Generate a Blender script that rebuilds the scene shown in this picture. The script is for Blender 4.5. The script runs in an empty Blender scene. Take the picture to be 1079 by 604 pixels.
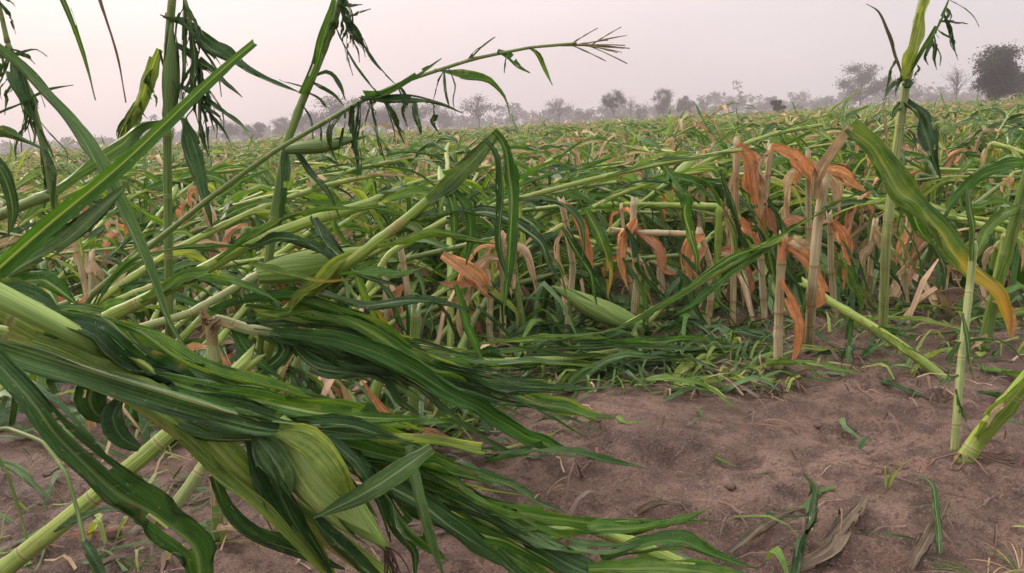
import bpy, math, random
import numpy as np
from mathutils import Vector, Matrix

SC = bpy.context.scene
COL = SC.collection
R = math.radians

# ------------------------------------------------------------------ camera
CAM_H, FPX, PW, PH = 0.72, 800.0, 1079.0, 604.0
PITCH, ROLL = R(12.0), R(3.1)
cam_d = bpy.data.cameras.new('camera')
cam = bpy.data.objects.new('camera', cam_d)
COL.objects.link(cam)
cam_d.sensor_width = 36.0
cam_d.lens = FPX / PW * 36.0
cam_d.clip_start = 0.02
cam_d.clip_end = 6000.0
CM = Matrix.Translation((0, 0, CAM_H)) @ Matrix.Rotation(math.pi / 2 - PITCH, 4, 'X') @ Matrix.Rotation(-ROLL, 4, 'Z')
cam.matrix_world = CM
SC.camera = cam
CR = CM.to_3x3()
CAMP = Vector((0, 0, CAM_H))

# ------------------------------------------------------------------ sky, sun, exposure
SUN_EL, SUN_AZ = R(34), R(-48)          # azimuth from +Y, negative = to the left
sun_vec = Vector((math.sin(SUN_AZ) * math.cos(SUN_EL), math.cos(SUN_AZ) * math.cos(SUN_EL), math.sin(SUN_EL)))
wd = bpy.data.worlds.new('World')
SC.world = wd
wd.use_nodes = True
nt = wd.node_tree
nt.nodes.clear()
wo = nt.nodes.new('ShaderNodeOutputWorld')
bg = nt.nodes.new('ShaderNodeBackground')
sky = nt.nodes.new('ShaderNodeTexSky')
sky.sky_type = 'NISHITA'
sky.sun_disc = False
sky.sun_elevation = SUN_EL
sky.sun_rotation = SUN_AZ
sky.dust_density = 6.0
sky.air_density = 1.0
geo = nt.nodes.new('ShaderNodeTexCoord')
dot = nt.nodes.new('ShaderNodeVectorMath'); dot.operation = 'DOT_PRODUCT'
dot.inputs[1].default_value = sun_vec
nt.links.new(geo.outputs['Generated'], dot.inputs[0])
rmp = nt.nodes.new('ShaderNodeValToRGB')
rmp.color_ramp.elements[0].position = 0.0
rmp.color_ramp.elements[0].color = (0.555, 0.520, 0.540, 1)
rmp.color_ramp.elements[1].position = 1.0
rmp.color_ramp.elements[1].color = (1.0, 0.765, 0.70, 1)
e = rmp.color_ramp.elements.new(0.62)
e.color = (0.605, 0.562, 0.578, 1)
e = rmp.color_ramp.elements.new(0.86)
e.color = (0.76, 0.645, 0.635, 1)
mr = nt.nodes.new('ShaderNodeMapRange')
mr.inputs['From Min'].default_value = -1.0
mr.inputs['From Max'].default_value = 1.0
nt.links.new(dot.outputs['Value'], mr.inputs['Value'])
nt.links.new(mr.outputs['Result'], rmp.inputs['Fac'])
scl = nt.nodes.new('ShaderNodeVectorMath'); scl.operation = 'SCALE'
scl.inputs['Scale'].default_value = 10.0
nt.links.new(rmp.outputs['Color'], scl.inputs[0])
sxyz = nt.nodes.new('ShaderNodeSeparateXYZ')          # overcast sky: zenith three times as bright as the horizon
nt.links.new(geo.outputs['Generated'], sxyz.inputs[0])
cie = nt.nodes.new('ShaderNodeMath'); cie.operation = 'MULTIPLY_ADD'; cie.use_clamp = False
zc = nt.nodes.new('ShaderNodeMath'); zc.operation = 'MAXIMUM'; zc.inputs[1].default_value = 0.0
nt.links.new(sxyz.outputs['Z'], zc.inputs[0]); nt.links.new(zc.outputs[0], cie.inputs[0])
cie.inputs[1].default_value = 19.0; cie.inputs[2].default_value = 9.4
nt.links.new(cie.outputs[0], scl.inputs['Scale'])
cl = nt.nodes.new('ShaderNodeTexNoise'); cl.inputs['Scale'].default_value = 2.2; cl.inputs['Detail'].default_value = 4.0   # faint smoke and cloud structure
clm = nt.nodes.new('ShaderNodeVectorMath'); clm.operation = 'MULTIPLY'; clm.inputs[1].default_value = (1, 1, 3.5)
nt.links.new(geo.outputs['Generated'], clm.inputs[0]); nt.links.new(clm.outputs[0], cl.inputs['Vector'])
clr = nt.nodes.new('ShaderNodeMapRange'); clr.inputs['From Min'].default_value = .3; clr.inputs['From Max'].default_value = .7; clr.inputs['To Min'].default_value = .92; clr.inputs['To Max'].default_value = 1.08
nt.links.new(cl.outputs['Fac'], clr.inputs['Value'])
cls_ = nt.nodes.new('ShaderNodeVectorMath'); cls_.operation = 'SCALE'
nt.links.new(scl.outputs['Vector'], cls_.inputs[0]); nt.links.new(clr.outputs['Result'], cls_.inputs['Scale'])
mx = nt.nodes.new('ShaderNodeMix'); mx.data_type = 'RGBA'
mx.inputs['Factor'].default_value = 0.93         # thick smoky veil over the clear sky
nt.links.new(sky.outputs['Color'], mx.inputs['A'])
nt.links.new(cls_.outputs['Vector'], mx.inputs['B'])
nt.links.new(mx.outputs['Result'], bg.inputs['Color'])
bg.inputs['Strength'].default_value = 0.1
nt.links.new(bg.outputs[0], wo.inputs['Surface'])

sd = bpy.data.lights.new('sun', 'SUN')
sd.energy = 1.5
sd.angle = R(12)
sd.color = (1.0, 0.90, 0.82)
so = bpy.data.objects.new('sun', sd)
COL.objects.link(so)
so.rotation_euler = (-sun_vec).to_track_quat('-Z', 'Y').to_euler()
so.location = (0, 0, 30)

SC.view_settings.view_transform = 'Standard'
SC.view_settings.look = 'None'
SC.view_settings.exposure = 0.28
SC.view_settings.gamma = 1.0

# ------------------------------------------------------------------ noise + ground height
_rs = np.random.RandomState(11)
_LAT = _rs.rand(256, 256)
def vnoise(x, y):
    x = np.asarray(x, float); y = np.asarray(y, float)
    xi = np.floor(x).astype(int); yi = np.floor(y).astype(int)
    fx = x - xi; fy = y - yi
    fx = fx * fx * (3 - 2 * fx); fy = fy * fy * (3 - 2 * fy)
    a = _LAT[xi & 255, yi & 255]; b = _LAT[(xi + 1) & 255, yi & 255]
    c = _LAT[xi & 255, (yi + 1) & 255]; d = _LAT[(xi + 1) & 255, (yi + 1) & 255]
    return (a * (1 - fx) + b * fx) * (1 - fy) + (c * (1 - fx) + d * fx) * fy
def gz(x, y):
    x = np.asarray(x, float); y = np.asarray(y, float)
    z = 0.050 * (vnoise(x * 1.3 + 7, y * 0.9 + 3) - .5)
    z = z + 0.035 * (vnoise(x * 3.1 + 17, y * 2.7 + 31) - .5)
    r = np.hypot(x, y)
    nf = np.clip(1.4 - r / 9, 0, 1)
    z = z + nf * 0.020 * (vnoise(x * 9 + 5, y * 9 + 2) - .5)
    n2 = vnoise(x * 23 + 1, y * 23 + 9)
    rough = np.clip(vnoise(x * 2.2 + 40, y * 2.2 + 12) * 2.0 - .45, 0, 1)
    z = z + nf * 0.024 * (n2 - .5) * (.25 + rough)
    n3 = vnoise(x * 58 + 3, y * 58 + 8)
    z = z + nf * 0.011 * (n3 - .5) * (0.45 + rough)
    # mound beside the bare strip
    z = z + 0.055 * np.exp(-((x - .22) / .20) ** 2 - ((y - 1.62) / .22) ** 2)
    return z
def gzf(x, y):
    return float(gz(x, y))

# ------------------------------------------------------------------ pixel -> world
def ray(px, py):
    return CR @ Vector(((px - PW / 2) / FPX, -(py - PH / 2) / FPX, -1.0))
def P(px, py, d):                     # point at forward distance d (metres along +Y)
    v = ray(px, py)
    return CAMP + v * (d / v.y)
def G(px, py):                        # point on the soil
    v = ray(px, py)
    z = 0.0
    for _ in range(4):
        p = CAMP + v * ((z - CAM_H) / v.z)
        z = gzf(p.x, p.y)
    return Vector((p.x, p.y, z))
def V(*a): return Vector(a)
def res(p):
    return p if isinstance(p, Vector) else P(*p)

# ------------------------------------------------------------------ node helpers
class NB:
    def __init__(s, name):
        s.m = bpy.data.materials.new(name); s.m.use_nodes = True
        s.t = s.m.node_tree; s.t.nodes.clear()
        s.o = s.n('OutputMaterial')
    def n(s, k, **kw):
        x = s.t.nodes.new('ShaderNode' + k)
        for a, b in kw.items(): setattr(x, a, b)
        return x
    def put(s, sock, v):
        if v is None: return
        if hasattr(v, 'is_linked') or isinstance(v, bpy.types.NodeSocket): s.t.links.new(v, sock)
        else: sock.default_value = v
    def math(s, op, a, b=None, c=None):
        x = s.n('Math', operation=op)
        s.put(x.inputs[0], a); s.put(x.inputs[1], b)
        if c is not None: s.put(x.inputs[2], c)
        return x.outputs[0]
    def mix(s, f, a, b, bl='MIX'):
        x = s.n('Mix', data_type='RGBA', blend_type=bl)
        s.put(x.inputs['Factor'], f)
        s.put(x.inputs['A'], a if not isinstance(a, tuple) else (*a, 1) if len(a) == 3 else a)
        s.put(x.inputs['B'], b if not isinstance(b, tuple) else (*b, 1) if len(b) == 3 else b)
        return x.outputs['Result']
    def rng(s, v, a, b, c=0.0, d=1.0):
        x = s.n('MapRange', interpolation_type='SMOOTHSTEP')
        s.put(x.inputs['Value'], v)
        for k, q in zip(('From Min', 'From Max', 'To Min', 'To Max'), (a, b, c, d)): s.put(x.inputs[k], q)
        return x.outputs['Result']
    def noise(s, vec, scale, detail=3, rough=.55):
        x = s.n('TexNoise')
        s.put(x.inputs['Vector'], vec)
        x.inputs['Scale'].default_value = scale; x.inputs['Detail'].default_value = detail; x.inputs['Roughness'].default_value = rough
        return x.outputs['Fac']
    def rand(s):
        a = s.n('NewGeometry').outputs['Random Per Island']
        b = s.n('ObjectInfo').outputs['Random']
        return s.math('FRACT', s.math('ADD', s.math('MULTIPLY', a, 7.31), b))
    def bsdf(s, col, rough, bump=None, bstr=.3, bdist=.01, trans=None, tcol=None, spec=.5):
        p = s.n('BsdfPrincipled')
        s.put(p.inputs['Base Color'], col if not isinstance(col, tuple) else (*col, 1))
        s.put(p.inputs['Roughness'], rough)
        p.inputs['Specular IOR Level'].default_value = spec
        if bump is not None:
            b = s.n('Bump'); b.inputs['Strength'].default_value = bstr; b.inputs['Distance'].default_value = bdist
            s.put(b.inputs['Height'], bump); s.t.links.new(b.outputs[0], p.inputs['Normal'])
        out = p.outputs[0]
        if trans:
            t = s.n('BsdfTranslucent'); s.put(t.inputs['Color'], tcol)
            m = s.n('MixShader'); m.inputs[0].default_value = trans
            s.t.links.new(out, m.inputs[1]); s.t.links.new(t.outputs[0], m.inputs[2]); out = m.outputs[0]
        s.t.links.new(out, s.o.inputs['Surface'])
        return s.m

def leaf_mat(name, c1, c2, rib, tip=None, tip_at=(.55, .95), yellow=0.0, rough=.38, trans=.26, edge=(.35, .26, .12), edge_amt=.6, spec=.42, tint=(1.7, 1.6, .7)):
    b = NB(name)
    uv = b.n('UVMap'); uv.uv_map = 'UVMap'
    sep = b.n('SeparateXYZ'); b.t.links.new(uv.outputs[0], sep.inputs[0])
    u, v = sep.outputs[0], sep.outputs[1]
    a = b.math('MULTIPLY', b.math('ABSOLUTE', b.math('SUBTRACT', u, .5)), 2.0)
    rnd = b.rand()
    cmb = b.n('CombineXYZ'); b.put(cmb.inputs[0], b.math('MULTIPLY', u, 2.0)); b.put(cmb.inputs[1], b.math('MULTIPLY', v, 7.0)); b.put(cmb.inputs[2], b.math('MULTIPLY', rnd, 60.0))
    blot = b.noise(cmb.outputs[0], 1.6, 4, .6)
    st = b.n('CombineXYZ'); b.put(st.inputs[0], b.math('MULTIPLY', u, 46.0)); b.put(st.inputs[1], b.math('MULTIPLY', v, 1.4)); b.put(st.inputs[2], b.math('MULTIPLY', rnd, 31.0))
    vein = b.noise(st.outputs[0], 1.0, 2, .5)
    col = b.mix(rnd, c1, c2)
    dk = b.mix(1.0, col, (.70, .74, .76), 'MULTIPLY')
    col = b.mix(b.rng(blot, .35, .68), dk, col)
    col = b.mix(b.rng(vein, .40, .60, 0.0, .85), b.mix(1.0, col, (.78, .8, .8), 'MULTIPLY'), b.mix(1.0, col, (1.65, 1.5, 1.5), 'MULTIPLY'))
    spk = b.n('CombineXYZ'); b.put(spk.inputs[0], b.math('MULTIPLY', u, 9.0)); b.put(spk.inputs[1], b.math('MULTIPLY', v, 60.0)); b.put(spk.inputs[2], b.math('MULTIPLY', rnd, 17.0))
    sp_ = b.noise(spk.outputs[0], 1.0, 3, .6)
    col = b.mix(b.rng(sp_, .64, .74, 0, .55), col, edge)
    col = b.mix(b.rng(sp_, .36, .27, 0, .45), col, (.42, .45, .36))
    if yellow:
        ym = b.math('MULTIPLY', b.rng(b.math('ADD', blot, b.math('MULTIPLY', rnd, .5)), .72, .95), yellow)
        col = b.mix(ym, col, (.36, .34, .06))
    if tip:
        tv = b.math('ADD', v, b.math('MULTIPLY', b.math('SUBTRACT', blot, .5), .3))
        tv = b.math('SUBTRACT', tv, b.math('MULTIPLY', a, .22))
        col = b.mix(b.rng(tv, tip_at[0] - .2, tip_at[0]), col, (.46, .36, .05))
        col = b.mix(b.rng(tv, tip_at[0] + .02, tip_at[1]), col, tip)
    # worn, browned margins
    em = b.math('MULTIPLY', b.rng(b.math('ADD', a, b.math('MULTIPLY', blot, .5)), 1.18, 1.34), edge_amt)
    col = b.mix(em, col, edge)
    rm = b.rng(a, .12, .04)
    col = b.mix(b.math('MULTIPLY', rm, b.rng(b.math('FRACT', b.math('MULTIPLY', rnd, 5.7)), 0.0, 1.0, .25, .9)), col, rib)
    back = b.n('NewGeometry').outputs['Backfacing']
    pale = b.mix(.35, col, b.mix(1.0, col, (1.6, 1.5, 1.9), 'MULTIPLY'))
    colf = b.mix(back, col, pale)
    tc = b.mix(1.0, col, tint, 'MULTIPLY')
    return b.bsdf(colf, b.rng(blot, .3, .7, rough - .08, rough + .14), b.math('ADD', vein, b.math('MULTIPLY', sp_, .5)), .6, .004, trans, tc, spec)

def stalk_mat(name, c1, c2, ring, spots=(.30, .2, .08), rough=.42, rings=1.0):
    b = NB(name)
    uv = b.n('UVMap'); uv.uv_map = 'UVMap'
    sep = b.n('SeparateXYZ'); b.t.links.new(uv.outputs[0], sep.inputs[0])
    u, v = sep.outputs[0], sep.outputs[1]
    rnd = b.rand()
    st = b.n('CombineXYZ'); b.put(st.inputs[0], b.math('MULTIPLY', u, 26.0)); b.put(st.inputs[1], b.math('MULTIPLY', v, 5.0)); b.put(st.inputs[2], b.math('MULTIPLY', rnd, 31.0))
    strk = b.noise(st.outputs[0], 1.0, 3, .55)
    bl = b.n('CombineXYZ'); b.put(bl.inputs[0], b.math('MULTIPLY', u, 3.0)); b.put(bl.inputs[1], b.math('MULTIPLY', v, 16.0)); b.put(bl.inputs[2], b.math('MULTIPLY', rnd, 11.0))
    blot = b.noise(bl.outputs[0], 1.0, 4, .6)
    col = b.mix(rnd, c1, c2)
    col = b.mix(b.rng(strk, .4, .62), b.mix(1.0, col, (.52, .60, .52), 'MULTIPLY'), col)
    fr = b.math('FRACT', b.math('DIVIDE', v, .14))
    dn = b.math('MINIMUM', fr, b.math('SUBTRACT', 1.0, fr))
    col = b.mix(b.rng(fr, .75, 1.0, 0, .5 * rings), col, b.mix(1.0, col, (.6, .75, .55), 'MULTIPLY'))
    col = b.mix(b.rng(dn, .05, .025, 0, .5 * rings), col, ring)
    col = b.mix(b.rng(dn, .018, .008, 0, .55 * rings), col, (.16, .11, .05))
    col = b.mix(b.rng(blot, .56, .70, 0, .7), col, spots)
    return b.bsdf(col, rough, strk, .35, .002, .06, col, .4)

M = {}
M['leaf_green'] = leaf_mat('maize_leaf_green', (.045, .150, .018), (.105, .258, .030), (.34, .44, .17), yellow=.12)
M['leaf_dark'] = leaf_mat('maize_leaf_dark_green', (.024, .082, .018), (.052, .138, .031), (.28, .38, .18), rough=.34, trans=.18)
M['leaf_blue'] = leaf_mat('maize_leaf_grey_green', (.085, .190, .060), (.140, .255, .090), (.34, .44, .25), rough=.45)
M['leaf_pale'] = leaf_mat('maize_leaf_pale_green', (.20, .33, .055), (.29, .41, .090), (.42, .49, .21), yellow=.12, trans=.3)
M['leaf_yellow'] = leaf_mat('maize_leaf_yellowing', (.070, .19, .026), (.11, .23, .036), (.50, .50, .13), tip=(.54, .26, .08), tip_at=(.66, .93), yellow=.15)
DRY = dict(tint=(1.15, 1.05, .9), spec=.25)
M['leaf_straw'] = leaf_mat('maize_leaf_straw', (.46, .35, .20), (.58, .46, .26), (.58, .47, .29), rough=.6, trans=.22, edge=(.3, .18, .08), **DRY)
M['leaf_dry'] = leaf_mat('maize_leaf_dry_orange', (.66, .29, .110), (.74, .43, .21), (.60, .40, .22), rough=.6, trans=.25, edge=(.32, .14, .06), **DRY)
M['leaf_rust'] = leaf_mat('maize_leaf_dry_rust', (.52, .25, .13), (.62, .38, .23), (.5, .32, .2), rough=.62, trans=.2, edge=(.25, .1, .05), **DRY)
M['leaf_wilt'] = leaf_mat('maize_leaf_wilted_grey', (.15, .125, .085), (.23, .185, .13), (.28, .25, .17), rough=.65, trans=.12, spec=.2)
M['stalk'] = stalk_mat('maize_stalk_green', (.30, .44, .070), (.40, .50, .12), (.42, .44, .16))
M['stalk_dark'] = stalk_mat('maize_stalk_dark_green', (.17, .27, .065), (.24, .34, .10), (.34, .36, .14))
M['stalk_pale'] = stalk_mat('maize_stalk_pale', (.40, .47, .17), (.47, .51, .24), (.5, .46, .2))
M['stalk_dry'] = stalk_mat('maize_stalk_dry', (.56, .43, .25), (.64, .53, .34), (.36, .22, .11), spots=(.25, .13, .06), rough=.6)
M['husk'] = stalk_mat('maize_husk', (.29, .44, .10), (.38, .50, .15), (.33, .45, .12), spots=(.2, .33, .07), rough=.45, rings=0.0)
M['husk_dark'] = stalk_mat('maize_husk_dark', (.13, .22, .055), (.18, .28, .08), (.18, .28, .08), spots=(.1, .15, .04), rough=.45, rings=0.0)
M['silk'] = NB('maize_silk').bsdf((.045, .02, .012), .7)
M['tassel'] = NB('maize_tassel').bsdf((.20, .17, .07), .7)
M['root'] = NB('maize_root').bsdf((.17, .10, .07), .8)

# soil
b = NB('soil')
tc = b.n('TexCoord').outputs['Object']
n1 = b.noise(tc, 1.6, 5, .6); n2 = b.noise(tc, 14, 6, .65); n3 = b.noise(tc, 90, 4, .7); n4 = b.noise(tc, 5, 4, .6)
n5 = b.noise(tc, 230, 3, .75)
vor = b.n('TexVoronoi'); b.put(vor.inputs['Vector'], tc); vor.inputs['Scale'].default_value = 110.0
col = b.mix(b.rng(n1, .35, .65), (.132, .076, .050), (.250, .158, .112))
col = b.mix(b.rng(n4, .42, .66, 0, .8), col, (.290, .193, .142))
col = b.mix(b.rng(n2, .56, .40, 0, .85), col, (.085, .050, .036))
col = b.mix(b.rng(n3, .53, .64, 0, .85), col, (.050, .032, .026))
col = b.mix(b.rng(n5, .56, .64, 0, .75), col, (.060, .040, .032))
col = b.mix(b.rng(n5, .44, .34, 0, .8), col, (.36, .265, .20))
col = b.mix(b.rng(vor.outputs['Distance'], .18, .05, 0, .35), col, (.36, .26, .20))
hgt = b.math('ADD', b.math('ADD', b.math('MULTIPLY', n2, 1.0), b.math('MULTIPLY', n3, .6)), b.math('MULTIPLY', n5, .35))
M['soil'] = b.bsdf(col, b.rng(n1, .3, .7, .45, .8), hgt, 1.0, .022, spec=.5)
b = NB('clod')
tc = b.n('TexCoord').outputs['Object']
n2 = b.noise(tc, 60, 4, .6)
M['clod'] = b.bsdf(b.mix(n2, (.075, .046, .039), (.21, .14, .115)), .9, n2, .6, .006, spec=.2)

# trees
def crown_mat(name, c1, c2):
    b = NB(name)
    rnd = b.rand()
    col = b.mix(rnd, c1, c2)
    return b.bsdf(col, .7, None, trans=.25, tcol=col, spec=.2)
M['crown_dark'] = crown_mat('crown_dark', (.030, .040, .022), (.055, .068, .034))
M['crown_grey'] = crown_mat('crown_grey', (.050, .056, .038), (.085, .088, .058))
M['bark'] = NB('bark').bsdf((.075, .062, .052), .85)

# ------------------------------------------------------------------ mesh + object helpers
def mk_mesh(name, vs, fs, mats, uvs=None, mi=None, smooth=True):
    me = bpy.data.meshes.new(name)
    me.from_pydata([tuple(v) for v in vs], [], fs)
    for m in (mats if isinstance(mats, (list, tuple)) else [mats]): me.materials.append(m)
    if uvs is not None:
        l = me.uv_layers.new(name='UVMap')
        idx = np.empty(len(me.loops), dtype=np.int32); me.loops.foreach_get('vertex_index', idx)
        l.data.foreach_set('uv', np.asarray(uvs, dtype=np.float32)[idx].ravel())
    if mi is not None: me.polygons.foreach_set('material_index', mi)
    if smooth: me.polygons.foreach_set('use_smooth', [True] * len(me.polygons))
    me.update()
    return me
def np_mesh(name, vs, quads, mats, uvs, mi):
    me = bpy.data.meshes.new(name)
    nv, nq = len(vs), len(quads)
    me.vertices.add(nv); me.vertices.foreach_set('co', np.asarray(vs, np.float32).ravel())
    me.loops.add(nq * 4); me.loops.foreach_set('vertex_index', np.asarray(quads, np.int32).ravel())
    me.polygons.add(nq)
    me.polygons.foreach_set('loop_start', np.arange(nq, dtype=np.int32) * 4)
    me.polygons.foreach_set('loop_total', np.full(nq, 4, np.int32))
    for m in mats: me.materials.append(m)
    me.polygons.foreach_set('material_index', np.asarray(mi, np.int32))
    me.polygons.foreach_set('use_smooth', np.ones(nq, bool))
    if uvs is not None:
        l = me.uv_layers.new(name='UVMap')
        l.data.foreach_set('uv', np.asarray(uvs, np.float32)[np.asarray(quads).ravel()].ravel())
    me.update(calc_edges=True); me.validate()
    return me
def link(name, me, parent=None):
    o = bpy.data.objects.new(name, me); COL.objects.link(o)
    if parent is not None: o.parent = parent
    return o
def tag(o, label=None, cat=None, group=None, kind=None):
    if label: o['label'] = label
    if cat: o['category'] = cat
    if group: o['group'] = group
    if kind: o['kind'] = kind
    return o
def empty(name, loc):
    o = bpy.data.objects.new(name, None); o.empty_display_size = .05
    COL.objects.link(o); o.location = loc
    return o

def spline(pts, step, ten=1.0):
    pts = [Vector(p) for p in pts]
    if len(pts) == 2: pts = [pts[0], (pts[0] + pts[1]) / 2, pts[1]]
    out = []
    n = len(pts)
    for i in range(n - 1):
        p1, p2 = pts[i], pts[i + 1]
        L = (p2 - p1).length
        p0 = pts[i - 1] if i else p1 - (p2 - p1)
        p3 = pts[i + 2] if i + 2 < n else p2 + (p2 - p1)
        # centripetal-like tangents so short and long spans meet without loops
        l0 = max((p1 - p0).length, 1e-5); l2 = max((p3 - p2).length, 1e-5); L_ = max(L, 1e-5)
        m1 = ((p1 - p0) / l0 + (p2 - p1) / L_) * .5 * L_ * ten
        m2 = ((p2 - p1) / L_ + (p3 - p2) / l2) * .5 * L_ * ten
        k = max(2, int(round(L / step)))
        for j in range(k):
            t = j / k; t2 = t * t; t3 = t2 * t
            out.append((2 * t3 - 3 * t2 + 1) * p1 + (t3 - 2 * t2 + t) * m1 + (-2 * t3 + 3 * t2) * p2 + (t3 - t2) * m2)
    out.append(pts[-1])
    return out
def resample(path, n):
    L = [0.0]
    for a, c in zip(path, path[1:]): L.append(L[-1] + (c - a).length)
    out = []; k = 0
    for i in range(n + 1):
        s = L[-1] * i / n
        while k < len(L) - 2 and L[k + 1] < s: k += 1
        t = (s - L[k]) / max(L[k + 1] - L[k], 1e-9)
        out.append(path[k].lerp(path[k + 1], min(max(t, 0), 1)))
    return out, L[-1]
def tangents(path):
    n = len(path); ts = []
    for i in range(n):
        d = path[min(i + 1, n - 1)] - path[max(i - 1, 0)]
        ts.append(d.normalized() if d.length > 1e-9 else Vector((0, 0, 1)))
    return ts

def tube(path, rfun, sides=8, node=0.0, cap=True, v0=0.0, squash=1.0):
    """swept tube; rfun(t, s) -> radius; node = spacing of swollen joints"""
    ts = tangents(path)
    ref = Vector((0, 0, 1)) if abs(ts[0].z) < .9 else Vector((1, 0, 0))
    w = ts[0].cross(ref).normalized()
    vs, uvs, fs = [], [], []
    s = 0.0; tot = sum((q - p).length for p, q in zip(path, path[1:])) or 1
    n = len(path)
    for i, p in enumerate(path):
        if i: s += (p - path[i - 1]).length
        t = ts[i]
        w = (w - t * w.dot(t)); w = w.normalized() if w.length > 1e-6 else t.orthogonal().normalized()
        bn = t.cross(w)
        r = rfun(s / tot, s)
        if node:
            f = (s / node) % 1.0; dd = min(f, 1 - f) * node
            r *= 1 + .20 * math.exp(-(dd / .008) ** 2)
        if 0 < i < n - 1 and sides >= 8:
            bend = 1 - (path[i] - path[i - 1]).normalized().dot((path[i + 1] - path[i]).normalized())
            r *= 1 - min(.45, bend * 1.4)
        fr = cap and sides >= 8 and i == n - 1
        for k in range(sides):
            a = 2 * math.pi * k / sides
            q = p + (w * math.cos(a) + bn * math.sin(a) * squash) * r
            if fr: q = q + t * r * 2.2 * abs(math.sin(k * 12.9898 + tot * 78.2))
            vs.append(q)
            uvs.append((k / sides if k <= sides / 2 else 1 - k / sides, s + v0))
    for i in range(n - 1):
        for k in range(sides):
            k2 = (k + 1) % sides
            fs.append((i * sides + k, i * sides + k2, (i + 1) * sides + k2, (i + 1) * sides + k))
    if cap:
        for base, rev in ((0, True), ((n - 1) * sides, False)):
            c = len(vs); vs.append(path[0] if rev else path[-1] - ts[-1] * rfun(1, tot) * .3)
            uvs.append((.5, v0 if rev else tot + v0))
            for k in range(0, sides, 2):
                a, q, d = base + k, base + (k + 1) % sides, base + (k + 2) % sides
                fs.append((c, d, q, a) if rev else (c, a, q, d))
    return vs, fs, uvs

COLS = [-1, -.87, -.73, -.58, -.42, -.25, -.08, .08, .25, .42, .58, .73, .87, 1]
COLS_M = [-1, -.72, -.4, -.1, .1, .4, .72, 1]
def leaf_geo(path, w, rng, side0=None, hint=None, roll=0.0, twist=0.0, cup=.35, ripple=.3, tear=.15, tip=0.0, seg=None, cols=COLS, base=.5, peak=.28, taper=False, crumple=.22, calm=1.0):
    """blade swept along path, w = full width in metres. hint(p)-> normal direction, or parallel transport from side0"""
    n = seg or max(10, int(sum((q - p).length for p, q in zip(path, path[1:])) / .013))
    pts, L = resample(path, n)
    nc = len(cols)
    # slow wander of the blade, folds that open and close, crumpled surface
    m = max(3, int(L / .07) + 1)
    def slow(a): return [rng.gauss(0, a) for _ in range(m + 2)]
    def at(arr, v):
        x = v * m; k = min(int(x), m); f = x - k; f = f * f * (3 - 2 * f)
        return arr[k] * (1 - f) + arr[min(k + 1, m + 1)] * f
    wx, wy, wz, cu_n, tw_n = slow(.07 * w * calm), slow(.07 * w * calm), slow(.07 * w * calm), slow(.35 * calm), slow(.16 * calm)
    cr = [slow(1.0) for _ in cols]
    if seg is None or seg > 8:
        pts = [q + Vector((at(wx, k / n), at(wy, k / n), at(wz, k / n))) * min(1, k / n * 4) for k, q in enumerate(pts)]
    ts = tangents(pts)
    ph1, ph2 = rng.random() * 6.28, rng.random() * 6.28
    kf = L / .10 * (0.8 + .5 * rng.random())
    vs, uvs, fs = [], [], []
    wv = None
    nz = [0, 0]
    for i, p in enumerate(pts):
        v = i / n; t = ts[i]
        if hint is not None:
            nn = hint(p); wv = t.cross(nn)
            wv = wv.normalized() if wv.length > 1e-5 else t.orthogonal().normalized()
        else:
            if wv is None: wv = side0 if side0 is not None else t.cross(Vector((0, 0, 1)))
            wv = wv - t * wv.dot(t); wv = wv.normalized() if wv.length > 1e-5 else t.orthogonal().normalized()
        a = roll + twist * v + at(tw_n, v)
        bn = wv.cross(t)
        W = wv * math.cos(a) + bn * math.sin(a)
        N = t.cross(W) * -1
        if taper:
            f = base * (1 - (1 - max(tip, .12)) * v)
        else:
            x = min(v / peak, 1.0); x = x * x * (3 - 2 * x)
            f = (base + (1 - base) * x) * (max(0.0, 1 - max(0, (v - peak) / (1 - peak)) ** 2.0) ** .9 * (1 - tip) + tip)
        hw = max(w * .5 * f, .0012)
        cu = max(.02, cup * (1.0 - .5 * v) * (1 + at(cu_n, v)))
        for s_ in (0, 1):
            nz[s_] = nz[s_] * .55 + (rng.random() ** 3) * .8
        for c, u in enumerate(cols):
            au = abs(u)
            uu = u
            if au > .99: uu = u * (1 - tear * .9 * nz[0 if u > 0 else 1])
            elif au > .8: uu = u * (1 - tear * .4 * nz[0 if u > 0 else 1])
            off = cu * au * hw + ripple * hw * au * au * math.sin(kf * v * 6.28 * .5 + (ph1 if u > 0 else ph2))
            off += crumple * hw * at(cr[c], v) * (.4 + au)
            if au < .12: off -= .10 * hw
            vs.append(p + W * (uu * hw) * (1 - .35 * min(cu, 1.2) * au) + N * off)
            uvs.append((u * .5 + .5, v))
    dead = set()
    if tear > 0 and nc >= 6:
        ks = nc // 2 - 1
        for _ in range(int(tear * 12 * rng.random() + tear * 4)):
            c = rng.choice([k for k in range(nc - 1) if abs(k - (nc - 2) / 2) > .6]); i0 = int(n * (.12 + .85 * rng.random())); ln = rng.randint(1, max(2, int(n * .22)))
            outer = rng.random() < .35
            for i in range(i0, min(n, i0 + ln)):
                dead.add((i, c))
                if outer:                       # tear right through to the margin
                    rngc = range(0, c) if c < nc / 2 else range(c, nc - 1)
                    if i - i0 < ln * .6:
                        for k in rngc: dead.add((i, k))
    for i in range(n):
        for c in range(nc - 1):
            if (i, c) in dead: continue
            q = i * nc + c
            fs.append((q, q + 1, q + nc + 1, q + nc))
    return vs, fs, uvs

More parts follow.
